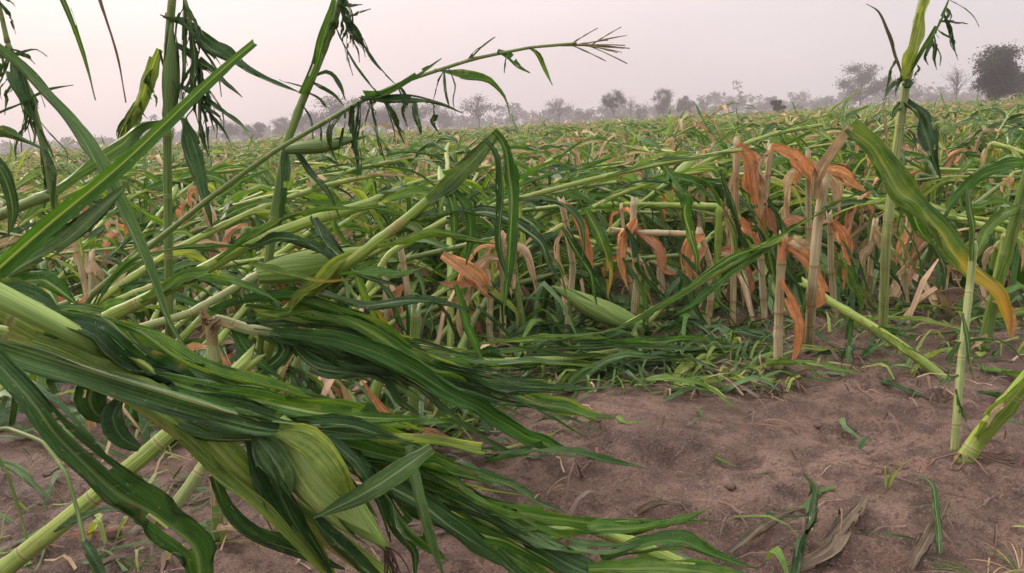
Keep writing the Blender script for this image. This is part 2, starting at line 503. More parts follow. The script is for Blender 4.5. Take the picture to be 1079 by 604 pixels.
def ear_geo(p0, p1, r, rng, bend=.1):
    d = p1 - p0; L = d.length; t = d / L
    side = t.orthogonal().normalized()
    mid = (p0 + p1) / 2 + Vector((0, 0, -bend * L * .2))
    path, _ = resample(spline([p0, mid, p1], .01), 18)
    def rf(x, s):
        return r * (.55 + .45 * math.sin(min(x / .4, 1) * math.pi / 2)) * (1 - max(0, (x - .4) / .6) ** 1.6 * .86)
    vs, fs, uvs = tube(path, rf, 20)
    n0 = len(path) * 20
    for i in range(n0):              # husk ribs
        k = i % 20; j = i // 20
        c = path[j]
        vs[i] = c + (vs[i] - c) * (1 + .035 * math.sin(k * 2.2 + j * .25) + .02 * rng.random())
    # overlapping husk blades
    ts = tangents(path)
    for h in range(4):
        a0 = h * 1.7 + rng.random(); spread = 1.25; st = len(vs); nn = 14; cc = 6
        e = .78 + .26 * rng.random()
        for i in range(nn + 1):
            x = i / nn * e; j = min(int(x * 18), 17); f = x * 18 - j
            c = path[j].lerp(path[j + 1], min(f, 1.3)); tt = ts[j]
            w1 = side - tt * side.dot(tt); w1.normalize(); w2 = tt.cross(w1)
            wd_ = spread * max(0.03, 1 - (i / nn) ** 3)
            for k in range(cc + 1):
                a = a0 + x * .7 + (k / cc - .5) * 2 * wd_
                rr = rf(min(x, 1), 0) * (1.05 + .015 * h) + .0015 + .004 * (i / nn) ** 4
                vs.append(c + (w1 * math.cos(a) + w2 * math.sin(a)) * rr); uvs.append((k / cc, x * L + .02))
        for i in range(nn):
            for k in range(cc):
                q = st + i * (cc + 1) + k
                fs.append((q, q + 1, q + cc + 2, q + cc + 1))
    return vs, fs, uvs, path
def silk_geo(p, d, rng, n=16, L=.05):
    vs, fs, uvs = [], [], []
    for _ in range(n):
        q = Vector(p); dd = (d + Vector((rng.uniform(-.5, .5), rng.uniform(-.5, .5), rng.uniform(-.5, .3)))).normalized()
        pts = [q]
        for i in range(5):
            dd = (dd + Vector((rng.uniform(-.3, .3), rng.uniform(-.3, .3), -.35))).normalized(); q = q + dd * L / 5; pts.append(q)
        a, f, u = tube(pts, lambda t, s: .0013 * (1 - .5 * t), 3, cap=False)
        o = len(vs); vs += a; uvs += u; fs += [tuple(i + o for i in x) for x in f]
    return vs, fs, uvs
def join(parts):
    vs, fs, uvs = [], [], []
    for a, f, u in parts:
        o = len(vs); vs += a; uvs += u; fs += [tuple(i + o for i in x) for x in f]
    return vs, fs, uvs
def tassel_geo(p, d, rng, L=.2, n=9, droop=.12):
    out = []
    for k in range(n):
        s = 0 if k == 0 else .02 + .4 * k / n * L
        q = p + d * s; spread = 0 if k == 0 else .45
        dd = (d + Vector((rng.uniform(-1, 1), rng.uniform(-1, 1), rng.uniform(-1, 1))) * spread).normalized()
        pts = [q]; ll = L * (1 if k == 0 else rng.uniform(.45, .75))
        for i in range(7):
            dd = (dd + Vector((0, 0, -droop))).normalized(); q = q + dd * ll / 7; pts.append(q)
        out.append(tube(pts, lambda t, s: .0015 * (1 - .45 * t) * (1 + .35 * math.sin(s * 420)), 4, cap=False))
    return join(out)

# ------------------------------------------------------------------ ground sheet
def graded(lo, hi, step, far_lo, far_hi, g=1.16):
    xs = list(np.arange(lo, hi + step / 2, step))
    s = step; x = xs[-1]
    while x < far_hi: s *= g; x += s; xs.append(x)
    s = step; x = xs[0]; pre = []
    while x > far_lo: s *= g; x -= s; pre.append(x)
    return np.array(pre[::-1] + xs)
gx = graded(-1.7, 2.3, .0135, -3000, 3000)
gy = graded(.75, 3.6, .0135, -400, 3000)
X, Y = np.meshgrid(gx, gy)
Z = gz(X, Y)
nx, ny = len(gx), len(gy)
ii = (np.arange(ny - 1)[:, None] * nx + np.arange(nx - 1)[None, :]).ravel()
gq = np.stack([ii, ii + 1, ii + nx + 1, ii + nx], 1)
gm = np_mesh('ground', np.stack([X.ravel(), Y.ravel(), Z.ravel()], 1), gq, [M['soil']], None, np.zeros(len(gq)))
tag(link('ground', gm), kind='structure')

# ------------------------------------------------------------------ hero plants, laid out from the photograph
def camhint(up=.35):
    def h(p):
        v = (CAMP - p).normalized() + Vector((0, 0, up))
        return v.normalized()
    return h

class Plant:
    def __init__(s, label, root, name='maize_plant', cat='maize plant', group=None, seed=1):
        s.root = root; s.e = empty(name, root); s.rng = random.Random(seed)
        tag(s.e, label, cat, group)
    def add(s, name, geo, mat, parent=None):
        vs, fs, uvs = geo
        me = mk_mesh(name, [v - s.root for v in vs], fs, M[mat], uvs)
        o = link(name, me, s.e)
        if parent is not None:
            o.parent = parent
        return o
    def stalk(s, pts, r0=.014, r1=.009, mat='stalk', sides=14, node=.14, name='stalk', squash=1.0, cap=True):
        path = spline([res(p) for p in pts], .014, .35)
        return s.add(name, tube(path, lambda t, q: r0 + (r1 - r0) * t, sides, node, cap, s.rng.random(), squash), mat)
    def sheath(s, pts, r0=.016, r1=.02, mat='leaf_pale'):
        path = spline([res(p) for p in pts], .02)
        return s.add('sheath', tube(path, lambda t, q: r0 + (r1 - r0) * t, 12, 0, False, 0, .8), mat)
    def leaf(s, pts, w, mat='leaf_green', roll=0, twist=0, cup=.35, ripple=.3, tear=.42, tip=0.0, base=.5, up=.35, **kw):
        path = spline([res(p) for p in pts], .015)
        return s.add('leaf', leaf_geo(path, w / 100., s.rng, None, camhint(up), R(roll), R(twist), cup, ripple, tear, tip, None, COLS, base, **kw), mat)
    def ear(s, a, c, r, silk=True, mat='husk'):
        a, c = res(a), res(c)
        vs, fs, uvs, path = ear_geo(a, c, r, s.rng)
        o = s.add('ear', (vs, fs, uvs), mat)
        if silk: s.add('silk', silk_geo(c, (c - a).normalized(), s.rng), 'silk', o)
        return o
    def tassel(s, p, q, L=.2, n=9, droop=.08):
        p, q = res(p), res(q)
        return s.add('tassel', tassel_geo(p, (q - p).normalized(), s.rng, L, n, droop), 'tassel')
    lines = None
    def snap(s, x, y):
        best = (1e9, x, y)
        for ln in s.lines or []:
            for (ax, ay), (bx_, by_) in zip(ln, ln[1:]):
                vx, vy = bx_ - ax, by_ - ay; t = max(0, min(1, ((x - ax) * vx + (y - ay) * vy) / (vx * vx + vy * vy)))
                qx, qy = ax + vx * t, ay + vy * t; dd = (qx - x) ** 2 + (qy - y) ** 2
                if dd < best[0]: best = (dd, qx, qy)
        return best[1], best[2]
    def shreds(s, spots, mat='leaf_dark'):
        """narrow torn leaf strips hanging from the stem or blade nearest the given points: (x, y, d, dx, dy, w)"""
        for x, y, d, dx, dy, w in spots:
            x, y = s.snap(x, y)
            if s.lines: d = s.line_d
            g = s.rng.uniform
            s.leaf([(x, y, d), (x + dx * .45 + g(-4, 4), y + dy * .35, d + g(-.03, .03)), (x + dx * .8 + g(-5, 5), y + dy * .7, d + g(-.04, .04)), (x + dx, y + dy, d)],
                   w, mat, roll=g(-50, 50), twist=g(-90, 90), cup=.6, ripple=.4, tear=.6)

# --- foreground bundle
p = Plant('large broken maize plant with thick ear, sweeping diagonally across the left foreground', V(-1.02, .98, gzf(-1.02, .98)), seed=3)
p.stalk([p.root, V(-.93, .93, .25), V(-.82, .84, .47), V(-.70, .78, .535), (0, 322, .74), (70, 362, .75), (140, 412, .76), (220, 470, .77), (300, 532, .80), (360, 575, .83), (430, 628, .88)], .019, .012, 'stalk')
p.stalk([V(-.66, .79, .47), (0, 352, .77), (48, 366, .77), (90, 390, .77)], .011, .010, 'stalk', name='side_stalk')
p.stalk([(-30, 298, .70), (20, 322, .70), (75, 350, .71), (100, 362, .72)], .0125, .009, 'husk', name='sheath', node=0)
p.leaf([(60, 342, .71), (100, 352, .71), (140, 385, .73), (190, 412, .75), (250, 430, .78), (330, 452, .82)], 4.2, 'leaf_dark', roll=25, cup=.6, base=.5)
p.leaf([(40, 330, .74), (95, 338, .74), (140, 372, .75), (200, 402, .77), (262, 418, .80)], 3.6, 'leaf_blue', roll=15, cup=.4)
p.leaf([(-30, 350, .67), (40, 372, .67), (110, 396, .68), (190, 420, .70), (270, 444, .73), (350, 458, .77), (430, 464, .82)], 3.3, 'leaf_blue', roll=-40, cup=1.1, ripple=.1, tear=.1, base=.9)
p.leaf([(30, 368, .72), (100, 392, .715), (165, 425, .715), (225, 472, .725), (280, 520, .74), (320, 562, .76), (356, 615, .78)], 4.6, 'leaf_pale', roll=10, cup=.45, base=.9, tear=.06, ripple=.1, peak=.4)
p.leaf([(10, 352, .75), (80, 372, .74), (150, 402, .73), (190, 440, .73), (215, 480, .735)], 4.2, 'leaf_pale', roll=-15, cup=.5, base=.9, tear=.15, ripple=.1)
p.leaf([(60, 330, .78), (130, 352, .78), (190, 392, .78), (260, 418, .79), (330, 432, .81), (400, 440, .85), (450, 452, .9)], 4.0, 'leaf_green', roll=-20, cup=.6)
p.leaf([(92, 345, .80), (150, 360, .80), (210, 388, .80), (270, 405, .80), (345, 424, .83)], 3.0, 'leaf_green', roll=30, cup=.7, tear=.4)
p.leaf([(150, 395, .735), (220, 412, .73), (290, 428, .75), (360, 436, .79), (445, 442, .85)], 3.6, 'leaf_green', roll=-10)
p.leaf([(180, 412, .725), (250, 432, .73), (310, 446, .75), (380, 452, .79), (452, 474, .84)], 2.4, 'leaf_dark', roll=10, tear=.5)
p.leaf([(-30, 352, .63), (20, 405, .63), (70, 460, .64), (120, 508, .66), (170, 548, .69), (202, 580, .72), (222, 618, .75)], 5.4, 'leaf_dark', roll=5, cup=.25, tear=.75, tip=.45, base=.42, peak=.72)
p.leaf([(150, 428, .72), (205, 452, .72), (260, 460, .735), (310, 452, .76)], 3.2, 'leaf_blue', roll=20, tear=.5)
p.leaf([(110, 395, .73), (95, 415, .72), (102, 436, .72), (120, 445, .72)], 3.6, 'leaf_dark', roll=20, tip=.3, tear=.08, ripple=.1, crumple=.08, calm=.2)
p.leaf([(128, 420, .71), (118, 440, .70), (130, 462, .70), (148, 472, .70)], 2.6, 'leaf_dark', roll=-20, tip=.3, tear=.1, ripple=.1, crumple=.08, calm=.2)
p.leaf([(225, 500, .75), (238, 532, .75), (262, 560, .75), (310, 580, .76), (362, 600, .78)], 2.6, 'leaf_dark', roll=30, tear=.5, ripple=.5)
p.leaf([(262, 452, .745), (280, 492, .74), (300, 530, .745), (330, 575, .76), (352, 612, .77)], 3.8, 'leaf_dark', roll=-20, cup=.6, tear=.4)
p.leaf([(268, 458, .735), (290, 488, .73), (302, 520, .735)], 3.8, 'leaf_blue', roll=0, tip=.4, tear=.3)
p.leaf([(330, 545, .75), (352, 575, .75), (380, 600, .76), (420, 640, .78)], 3.2, 'leaf_dark', roll=30, cup=.6)
p.leaf([(455, 472, .72), (415, 500, .715), (372, 528, .715), (330, 545, .73)], 2.3, 'leaf_blue', roll=10, tear=.1, cup=.2)
p.leaf([(190, 462, .725), (240, 495, .72), (285, 538, .725), (320, 575, .735), (350, 612, .75)], 2.0, 'leaf_pale', roll=-30, cup=.9, tear=.05)
p.ear((286, 448, .775), (404, 574, .765), .0255)
p.leaf([(292, 455, .735), (325, 468, .728), (352, 495, .732), (366, 528, .745)], 3.2, 'leaf_pale', roll=0, tip=.45, cup=.4, tear=0)
p.leaf([(345, 460, .75), (378, 490, .74), (400, 530, .745), (412, 572, .755)], 2.4, 'leaf_dark', roll=20, cup=.6)
p.leaf([(290, 438, .80), (370, 463, .83), (440, 470, .87), (506, 477, .92)], 2.2, 'leaf_pale', roll=30, cup=1.0, ripple=.05, tear=0, tip=.8, taper=True, base=1)
p.leaf([(310, 455, .79), (380, 474, .82), (440, 488, .87), (520, 510, .95)], 2.6, 'leaf_green', roll=10, cup=.7)
p.leaf([(320, 470, .82), (400, 496, .85), (470, 520, .92), (540, 540, 1.0), (640, 552, 1.1), (752, 549, 1.22)], 3.2, 'leaf_green', roll=-20, cup=.6)
p.leaf([(340, 480, .8), (420, 520, .82), (480, 560, .86), (540, 600, .9), (590, 630, .93)], 3.6, 'leaf_dark', roll=20)
p.leaf([(380, 485, .84), (440, 530, .86), (500, 555, .9), (560, 585, .95), (600, 606, .98)], 3.2, 'leaf_green', roll=-40, cup=.6)
p.leaf([(360, 470, .85), (430, 508, .88), (490, 530, .93), (555, 568, 1.0), (640, 600, 1.05)], 2.6, 'leaf_dark', roll=30, tear=.4)
p.leaf([(430, 470, .80), (438, 510, .78), (452, 560, .78), (468, 612, .79)], 1.6, 'leaf_blue', roll=30, tear=.1)
p.leaf([(400, 500, .83), (415, 535, .81), (445, 570, .82), (475, 590, .85)], 2.6, 'leaf_green', roll=-40)
p.leaf([(402, 520, .80), (420, 560, .79), (438, 585, .80), (440, 615, .80)], 2.0, 'leaf_dark', roll=-40)
p.leaf([(-25, 305, .80), (0, 282, .80), (50, 238, .82), (120, 180, .86), (190, 115, .93), (240, 68, .99), (268, 45, 1.03)], 3.7, 'leaf_green', roll=-22, cup=1.0, ripple=.05, tear=.2, base=1.0, taper=True, tip=.3, crumple=.04, calm=.15)
p.leaf([(10, 290, .82), (60, 262, .83), (105, 222, .85), (135, 190, .88)], 3.6, 'leaf_blue', roll=35, cup=.4, tear=.5)
p.leaf([(15, 300, .80), (40, 290, .80), (62, 300, .80), (80, 318, .8)], 3.6, 'leaf_green', roll=10)
p.leaf([(-20, 320, .75), (15, 312, .74), (45, 320, .74), (70, 338, .74)], 3.4, 'leaf_dark', roll=10)

SM = ['leaf_green', 'leaf_dark', 'leaf_blue', 'leaf_pale', 'leaf_green', 'leaf_dark']
for k in range(44):
    q = p.rng.uniform; f = p.rng.random()
    x0 = 40 + 330 * f; y0 = 345 + 120 * f + q(-14, 26); dx = q(90, 260); dy = dx * q(.22, .62); d0 = .735 + .10 * f + q(-.03, .03)
    p.leaf([(x0, y0, d0), (x0 + dx * .35, y0 + dy * .3 + q(-6, 6), d0 + dx * .0002), (x0 + dx * .7, y0 + dy * .7 + q(-8, 8), d0 + dx * .0004), (x0 + dx, y0 + dy, d0 + dx * .0007)],
           q(.4, 1.7), p.rng.choice(SM), roll=q(-60, 60), twist=q(-90, 90), cup=1.2, tear=.6, crumple=.3)
# --- second plant at the very left: thin stems and leaves against the sky
p = Plant('leaning maize stem at left edge with torn leaves against the sky', G(-60, 470), seed=5)
p.stalk([p.root, (-40, 330, 1.42), (-5, 230, 1.36), (52, 205, 1.34)], .012, .009, 'stalk_dark')
p.stalk([(60, 230, 1.34), (50, 170, 1.33), (30, 95, 1.33), (8, 45, 1.33)], .007, .004, 'stalk_dark', name='side_stalk', node=.2)
p.lines = [[(60, 230), (50, 170), (30, 95), (8, 45), (-6, -20)]]; p.line_d = 1.33
p.stalk([(8, 45, 1.33), (0, 10, 1.33), (-8, -25, 1.33)], .004, .003, 'stalk_dark', name='tip_stalk', node=.3)
p.leaf([(-14, 48, 1.1), (15, 68, 1.1), (50, 105, 1.08), (85, 142, 1.06), (112, 190, 1.04), (150, 270, 1.0), (185, 350, .98), (208, 388, .97)], 2.5, 'leaf_blue', roll=30, cup=1.0, ripple=.05, tear=.1, base=.8)
p.leaf([(12, 60, 1.33), (14, 90, 1.3), (25, 108, 1.3), (38, 135, 1.3)], 2.8, 'leaf_dark', roll=20, tear=.4)
p.leaf([(-10, 142, 1.2), (15, 148, 1.2), (45, 156, 1.2)], 3.2, 'leaf_dark', roll=50, tear=.3)
p.leaf([(-12, 160, 1.25), (6, 190, 1.25), (14, 225, 1.25), (10, 250, 1.25)], 2.5, 'leaf_dark', roll=20, tear=.4)
p.leaf([(-5, 122, 1.3), (30, 105, 1.3), (55, 95, 1.3), (78, 91, 1.3)], 1.2, 'leaf_dark', roll=40, tear=.5)
p.leaf([(-10, 62, 1.3), (15, 58, 1.3), (38, 52, 1.3), (50, 60, 1.3)], .9, 'leaf_dark', roll=40)
p.shreds([(8, 55, 1.32, 30, 80, 1.2), (25, 95, 1.32, 5, 60, 1.0), (0, 0, 1.25, 18, 36, .9), (-6, -8, 1.25, 20, 16, .7), (40, 150, 1.33, 2, 70, 1.2), (60, 150, 1.33, 15, 80, 1.2), (0, 90, 1.3, 4, 60, 1.2)])

for k in range(16):
    q = p.rng.uniform
    p.shreds([(q(-5, 60), q(40, 175), 1.32 + q(-.05, .05), q(-20, 40), q(10, 70), q(.3, 1.2))])
# --- leaf hanging in from above, top left (from a tall bent plant just outside the frame)
p = Plant('pair of narrow leaf blades hanging into the top left sky', V(-1.35, 1.35, gzf(-1.35, 1.35)), name='maize_plant', seed=6)
p.stalk([p.root, V(-1.33, 1.36, .5), V(-1.22, 1.34, 1.0), V(-1.0, 1.30, 1.22), V(-.72, 1.26, 1.30)], .013, .006, 'stalk_dark')
a0 = V(-.98, 1.30, 1.225)
p.leaf([a0, (50, -25, 1.28), (72, 12, 1.26), (88, 60, 1.26), (102, 108, 1.26)], 2.0, 'leaf_green', roll=15, tear=.3)
p.leaf([V(-.80, 1.27, 1.285), (98, -20, 1.26), (110, 15, 1.25), (124, 62, 1.25), (132, 108, 1.25)], 1.1, 'leaf_wilt', roll=40, tear=.5)

# --- tall standing stalk with ear, left
D = 1.75
p = Plant('tall upright maize stalk with a green ear beside its shredded leaves, left', G(182, 425), seed=7)
p.stalk([p.root, (178, 330, D), (177, 230, D), (176, 120, D), (178, 40, D), (184, -30, D)], .0112, .0085, 'stalk_dark', sides=14)
p.ear((179, 122, D - .03), (181, 26, D - .03), .0155, silk=False, mat='husk_dark')
p.leaf([(168, 52, D - .02), (152, 95, D - .03), (136, 130, D - .04), (122, 170, D - .05)], 4.0, 'leaf_pale', roll=20, cup=.9, tear=.3, tip=.4, ripple=.1)
p.leaf([(160, 60, D), (148, 100, D), (138, 135, D - .04), (128, 156, D - .05)], 3.0, 'leaf_green', roll=50, tear=.7)
p.leaf([(172, 18, D), (195, 28, D - .03), (222, 52, D - .05), (262, 76, D - .08), (318, 98, D - .1)], 4.2, 'leaf_dark', roll=20, cup=.8, tear=.4)
p.leaf([(185, 48, D), (215, 68, D - .03), (232, 82, D - .05), (256, 102, D - .1)], 2.5, 'leaf_dark', roll=30, tear=.4)
p.leaf([(185, 88, D), (215, 105, D - .03), (240, 122, D - .05), (264, 140, D - .1)], 2.2, 'leaf_dark', roll=40, tear=.5)
p.leaf([(190, 125, D), (198, 150, D - .03), (206, 185, D - .05), (218, 222, D - .1), (222, 240, D - .1)], 5.2, 'leaf_dark', roll=30, cup=.6, tear=.35)
p.leaf([(180, 128, D), (150, 132, D - .05), (128, 152, D - .1), (90, 175, D - .15), (50, 205, D - .2), (15, 240, D - .25)], 4.0, 'leaf_blue', roll=60, tear=.1)
p.lines = [[(188, -20), (198, 10), (206, 55), (211, 112), (209, 150)], [(168, 52), (152, 95), (136, 130), (122, 170)]]; p.line_d = D - .03
p.stalk([(183, -24, D), (188, -20, D - .02), (198, 10, D - .03), (206, 55, D - .03), (211, 112, D - .03), (209, 150, D - .03)], .0045, .0015, 'stalk_dark', name='side_stalk', node=.3)
p.shreds([(192, 0, D, 4, 70, 1.2), (198, 5, D, 10, 60, 1.0), (203, -5, D, -4, 110, 1.6), (206, 10, D, 22, 40, .9), (208, 30, D, 2, 88, 2.2), (198, 60, D, 10, 65, 2.0), (214, 60, D, -4, 50, .9),
          (195, 80, D, 18, 60, 1.2), (214, 92, D, 20, 55, 1.3), (216, 128, D, 10, 38, 1.6), (188, 110, D, 22, 20, 1.0), (186, 70, D, 16, 12, 1.4), (150, 70, D, -6, 30, 1.6), (140, 120, D, -16, 30, 2.0)])
for k in range(26):
    q = p.rng.uniform
    p.shreds([(q(180, 222), q(-10, 110), D + q(-.05, .05), q(-16, 34), q(22, 70), q(.4, 1.3))])
for k in range(8):
    q = p.rng.uniform
    p.shreds([(q(128, 165), q(60, 130), D + q(-.05, .02), q(-22, 10), q(15, 40), q(.6, 1.6))], 'leaf_green')

# --- leaning stalk, centre-left, with ear at the joint
D = 1.62
p = Plant('tall maize stalk leaning right with swollen leaf sheath, left of the centre sky', G(270, 455), seed=8)
p.stalk([p.root, (280, 300, D), (290, 220, D), (302, 152, D), (318, 108, D), (334, 70, D), (352, 22, D), (366, -25, D)], .0115, .007, 'stalk_dark', sides=14)
p.leaf([(320, 100, D - .02), (333, 70, D - .03), (341, 42, D - .03), (352, 4, D - .02), (356, -20, D)], 2.8, 'leaf_green', roll=15, cup=1.0, ripple=.1, tear=.2, base=.9)
p.leaf([(328, 82, D), (344, 78, D), (356, 88, D), (364, 105, D)], 1.8, 'leaf_dark', roll=50, tear=.4)
p.leaf([(326, 85, D), (336, 92, D), (352, 100, D), (362, 112, D)], 1.0, 'leaf_dark', roll=30)
p.leaf([(362, 18, D), (372, 30, D), (378, 42, D), (385, 52, D)], 2.8, 'leaf_dark', roll=10, tear=.5)
p.leaf([(380, 42, D), (392, 62, D), (406, 78, D), (420, 92, D)], .9, 'leaf_dark', roll=40)
p.leaf([(303, 150, D), (297, 180, D - .04), (296, 220, D - .05), (290, 250, D - .05)], 2.4, 'leaf_dark', roll=40, tear=.3)
p.leaf([(306, 152, D), (325, 180, D - .04), (345, 200, D - .06), (360, 232, D - .08)], 2.0, 'leaf_dark', roll=20, tear=.5)
p.ear((302, 158, D - .03), (384, 144, D - .05), .0125, silk=False, mat='husk_dark')
p.lines = [[(334, 70), (352, 22), (366, -25)], [(362, 18), (372, 30), (385, 52), (406, 78), (420, 92)], [(302, 152), (318, 108), (334, 70)]]; p.line_d = D - .01
p.shreds([(360, 8, D, 25, -2, 1.0), (362, 14, D, 28, -8, .8), (366, 10, D, 16, 20, .8), (368, 18, D, 12, 22, 1.2), (366, 18, D, 8, 60, .6), (352, 12, D, -6, 30, 1.4), (322, 92, D, -30, -10, .5), (384, 0, D, 6, 40, 1.1), (330, 100, D, 22, 20, .8), (318, 110, D, 12, 40, .7)])

for k in range(14):
    q = p.rng.uniform
    p.shreds([(q(345, 392), q(-6, 40), D + q(-.05, .05), q(-14, 26), q(14, 55), q(.4, 1.1))])
D = 1.50
p = Plant('bent maize stalk arching right across the sky with its tassel tip', G(52, 392), seed=9)
p.stalk([p.root, (100, 308, 1.78), (160, 258, 1.66), (225, 206, 1.56), (292, 158, D), (340, 130, D), (382, 106, D), (432, 84, D), (500, 62, D), (560, 50, D), (605, 46, D)], .0105, .0025, 'stalk_dark', sides=12, node=.16)
p.tassel((586, 48, D), (640, 47, D), .13, 11, .015)
p.leaf([(385, 105, D), (412, 98, D - .02), (440, 80, D - .03), (466, 62, D - .03)], 2.0, 'leaf_green', roll=20, cup=.9, base=.9)
p.leaf([(380, 104, D), (405, 108, D - .02), (430, 106, D - .03), (460, 110, D - .04), (490, 120, D - .05)], 2.2, 'leaf_dark', roll=30, cup=.6)
p.leaf([(458, 73, D), (490, 82, D - .02), (515, 86, D - .02), (530, 100, D - .02), (537, 125, D - .02)], 1.6, 'leaf_green', roll=40, cup=.6)
p.leaf([(494, 63, D), (502, 55, D), (512, 46, D), (522, 40, D)], 1.3, 'leaf_dark', roll=20)
p.leaf([(524, 54, D), (535, 60, D), (546, 70, D), (558, 78, D)], 1.8, 'leaf_green', roll=10, tear=.5)
p.leaf([(556, 50, D), (566, 58, D), (572, 70, D), (582, 90, D)], 1.2, 'leaf_green', roll=20, tear=.5)
p.lines = [[(292, 158), (340, 130), (382, 106), (432, 84), (500, 62), (560, 50)], [(405, 108), (430, 106), (460, 110)]]; p.line_d = D - .01
p.shreds([(398, 98, D, -40, -60, .7), (420, 90, D, 10, 45, 1.6), (410, 95, D, -25, 40, 1.0), (392, 104, D, 14, 68, 1.3), (400, 100, D, 30, 58, 1.0), (380, 110, D, -4, 60, 1.6), (372, 110, D, 4, 78, 1.8), (436, 110, D, 8, 35, 1.6),
          (455, 112, D, 6, 32, 1.6), (470, 80, D, 8, 44, .8), (476, 82, D, 8, 50, .7), (538, 65, D, -4, 22, .9), (350, 128, D, 8, 48, 1.0), (365, 118, D, -8, 50, 1.0)])

for k in range(9):
    q = p.rng.uniform; f = p.rng.random(); xx = 330 + 150 * f
    p.shreds([(xx, 134 - 52 * f + q(-2, 10), D + q(-.05, .05), q(-26, 30), q(14, 70), q(.25, .9))])
# --- tall right-hand stalk
D = 2.25
p = Plant('tall pale maize stalk standing up above the right side of the field', G(930, 352), seed=10)
p.stalk([p.root, (934, 250, D), (942, 180, D), (950, 120, D), (957, 75, D), (970, 10, D), (980, -30, D)], .0145, .0115, 'stalk_pale', sides=14)
p.leaf([(956, 84, D - .02), (964, 50, D - .03), (974, 10, D - .03), (982, -25, D)], 4.4, 'leaf_pale', roll=10, cup=1.1, ripple=.1, base=.9)
p.leaf([(951, 80, D), (945, 62, D - .02), (936, 35, D - .03), (926, 12, D - .03), (913, 4, D - .03)], 1.5, 'leaf_wilt', roll=20, cup=.9, tear=.3)
p.leaf([(958, 80, D - .02), (975, 50, D - .06), (990, 22, D - .1), (1003, -8, D - .1)], 1.8, 'leaf_green', roll=20, cup=.9)
p.leaf([(955, 82, D), (945, 86, D - .02), (936, 95, D - .03), (932, 104, D - .03)], 2.2, 'leaf_dark', roll=30, tear=.5)
p.leaf([(960, 84, D - .02), (957, 90, D - .04), (950, 88, D - .04)], 3.0, 'leaf_dark', roll=10)
p.leaf([(953, 108, D), (968, 125, D - .05), (980, 152, D - .1), (992, 190, D - .1)], 6.0, 'leaf_dark', roll=25, cup=.7, tear=.25)
p.leaf([(951, 108, D), (944, 118, D - .02), (940, 128, D - .03)], 2.5, 'leaf_dark', roll=25)
p.leaf([(940, 200, D), (935, 150, D - .02), (930, 110, D - .02)], 2.2, 'leaf_straw', roll=40)
p.lines = [[(950, 120), (957, 75), (970, 10)], [(958, 80), (975, 50), (990, 22), (1003, -8)], [(951, 80), (945, 62), (936, 35)]]; p.line_d = D - .04
p.shreds([(983, 40, D, 6, 34, 2.2), (978, 35, D, -4, 32, 1.6), (990, 22, D, 30, 3, 1.2), (985, 10, D, 16, 50, 1.4), (1000, 0, D, 32, 28, .6), (995, 22, D, -2, 20, 1.0), (948, 60, D, -12, 36, 1.4), (950, 85, D, -8, 22, 1.4), (985, 78, D, 0, 18, 1.0), (973, 45, D, -3, 16, 1.2)])

for k in range(5):
    q = p.rng.uniform
    p.shreds([(q(972, 1006), q(-6, 40), D + q(-.05, .05), q(-6, 22), q(14, 46), q(.4, 1.2))])
# --- folded yellow-striped leaf, right of centre
D = 1.95
p = Plant('broken stub with long yellow striped leaf folded over to the right', G(852, 372), seed=12)
p.stalk([p.root, (856, 300, D), (862, 235, D), (868, 195, D)], .013, .012, 'stalk_dry')
p.leaf([(862, 210, D - .02), (868, 185, D - .03), (880, 158, D - .04), (896, 134, D - .05)], 3.6, 'leaf_straw', roll=15, cup=.9, tear=.1, base=.9, tip=.7, ripple=.1)
p.leaf([(894, 134, D - .05), (915, 152, D - .07), (945, 190, D - .1), (985, 240, D - .13), (1012, 272, D - .15), (1040, 297, D - .16), (1058, 322, D - .17), (1066, 356, D - .17)], 7.2, 'leaf_yellow', roll=12, cup=.35, tear=.1, base=.7, ripple=.18)
p.leaf([(900, 138, D - .02), (925, 165, D), (958, 215, D), (985, 262, D)], 6.5, 'leaf_green', roll=-10, cup=.5, tear=.2)
p.leaf([(866, 180, D), (885, 180, D + .03), (915, 205, D + .05)], 4.5, 'leaf_dry', roll=10, tear=.4, ripple=.4)
p.leaf([(862, 200, D), (850, 175, D - .03), (835, 160, D - .03), (822, 152, D - .03)], 3.2, 'leaf_dry', roll=10, tear=.4)

# --- dry stump with orange curled leaves
g = G(820, 388); D = g.y
p = Plant('dry pale stump with two curled orange leaves standing on bare soil', g, seed=13)
p.stalk([p.root, (820, 350, D), (822, 300, D), (825, 252, D)], .0125, .0115, 'stalk_dry', node=.1)
p.sheath([(823, 275, D), (825, 262, D), (826, 250, D)], .0145, .018, 'leaf_dry')
p.leaf([(822, 296, D - .02), (834, 318, D - .05), (842, 345, D - .06), (840, 370, D - .05), (832, 386, D - .05)], 4.0, 'leaf_dry', roll=10, cup=.5, ripple=.35, tear=.25)
p.leaf([(828, 262, D - .01), (846, 274, D - .04), (860, 296, D - .05), (862, 318, D - .04), (850, 328, D - .03)], 4.6, 'leaf_dry', roll=15, cup=.5, ripple=.5, tear=.5, tip=.4)
p.leaf([(830, 252, D), (842, 258, D - .03), (856, 262, D - .03)], 4.5, 'leaf_straw', roll=10, tear=.6, tip=.4, ripple=.5)
p.stalk([(824, 252, D), (800, 262, D - .03), (760, 284, D - .06), (715, 312, D - .1), (664, 340, D - .12)], .010, .007, 'stalk', node=.2, name='broken_top')
p.leaf([(826, 254, D), (775, 270, D - .07), (730, 300, D - .1), (680, 330, D - .14), (640, 350, D - .2)], 3.0, 'leaf_green', roll=25, cup=.9, ripple=.1)
p.leaf([(820, 252, D), (780, 280, D - .06), (740, 312, D - .08), (705, 335, D - .1)], 4.0, 'leaf_green', roll=-20, cup=.6)
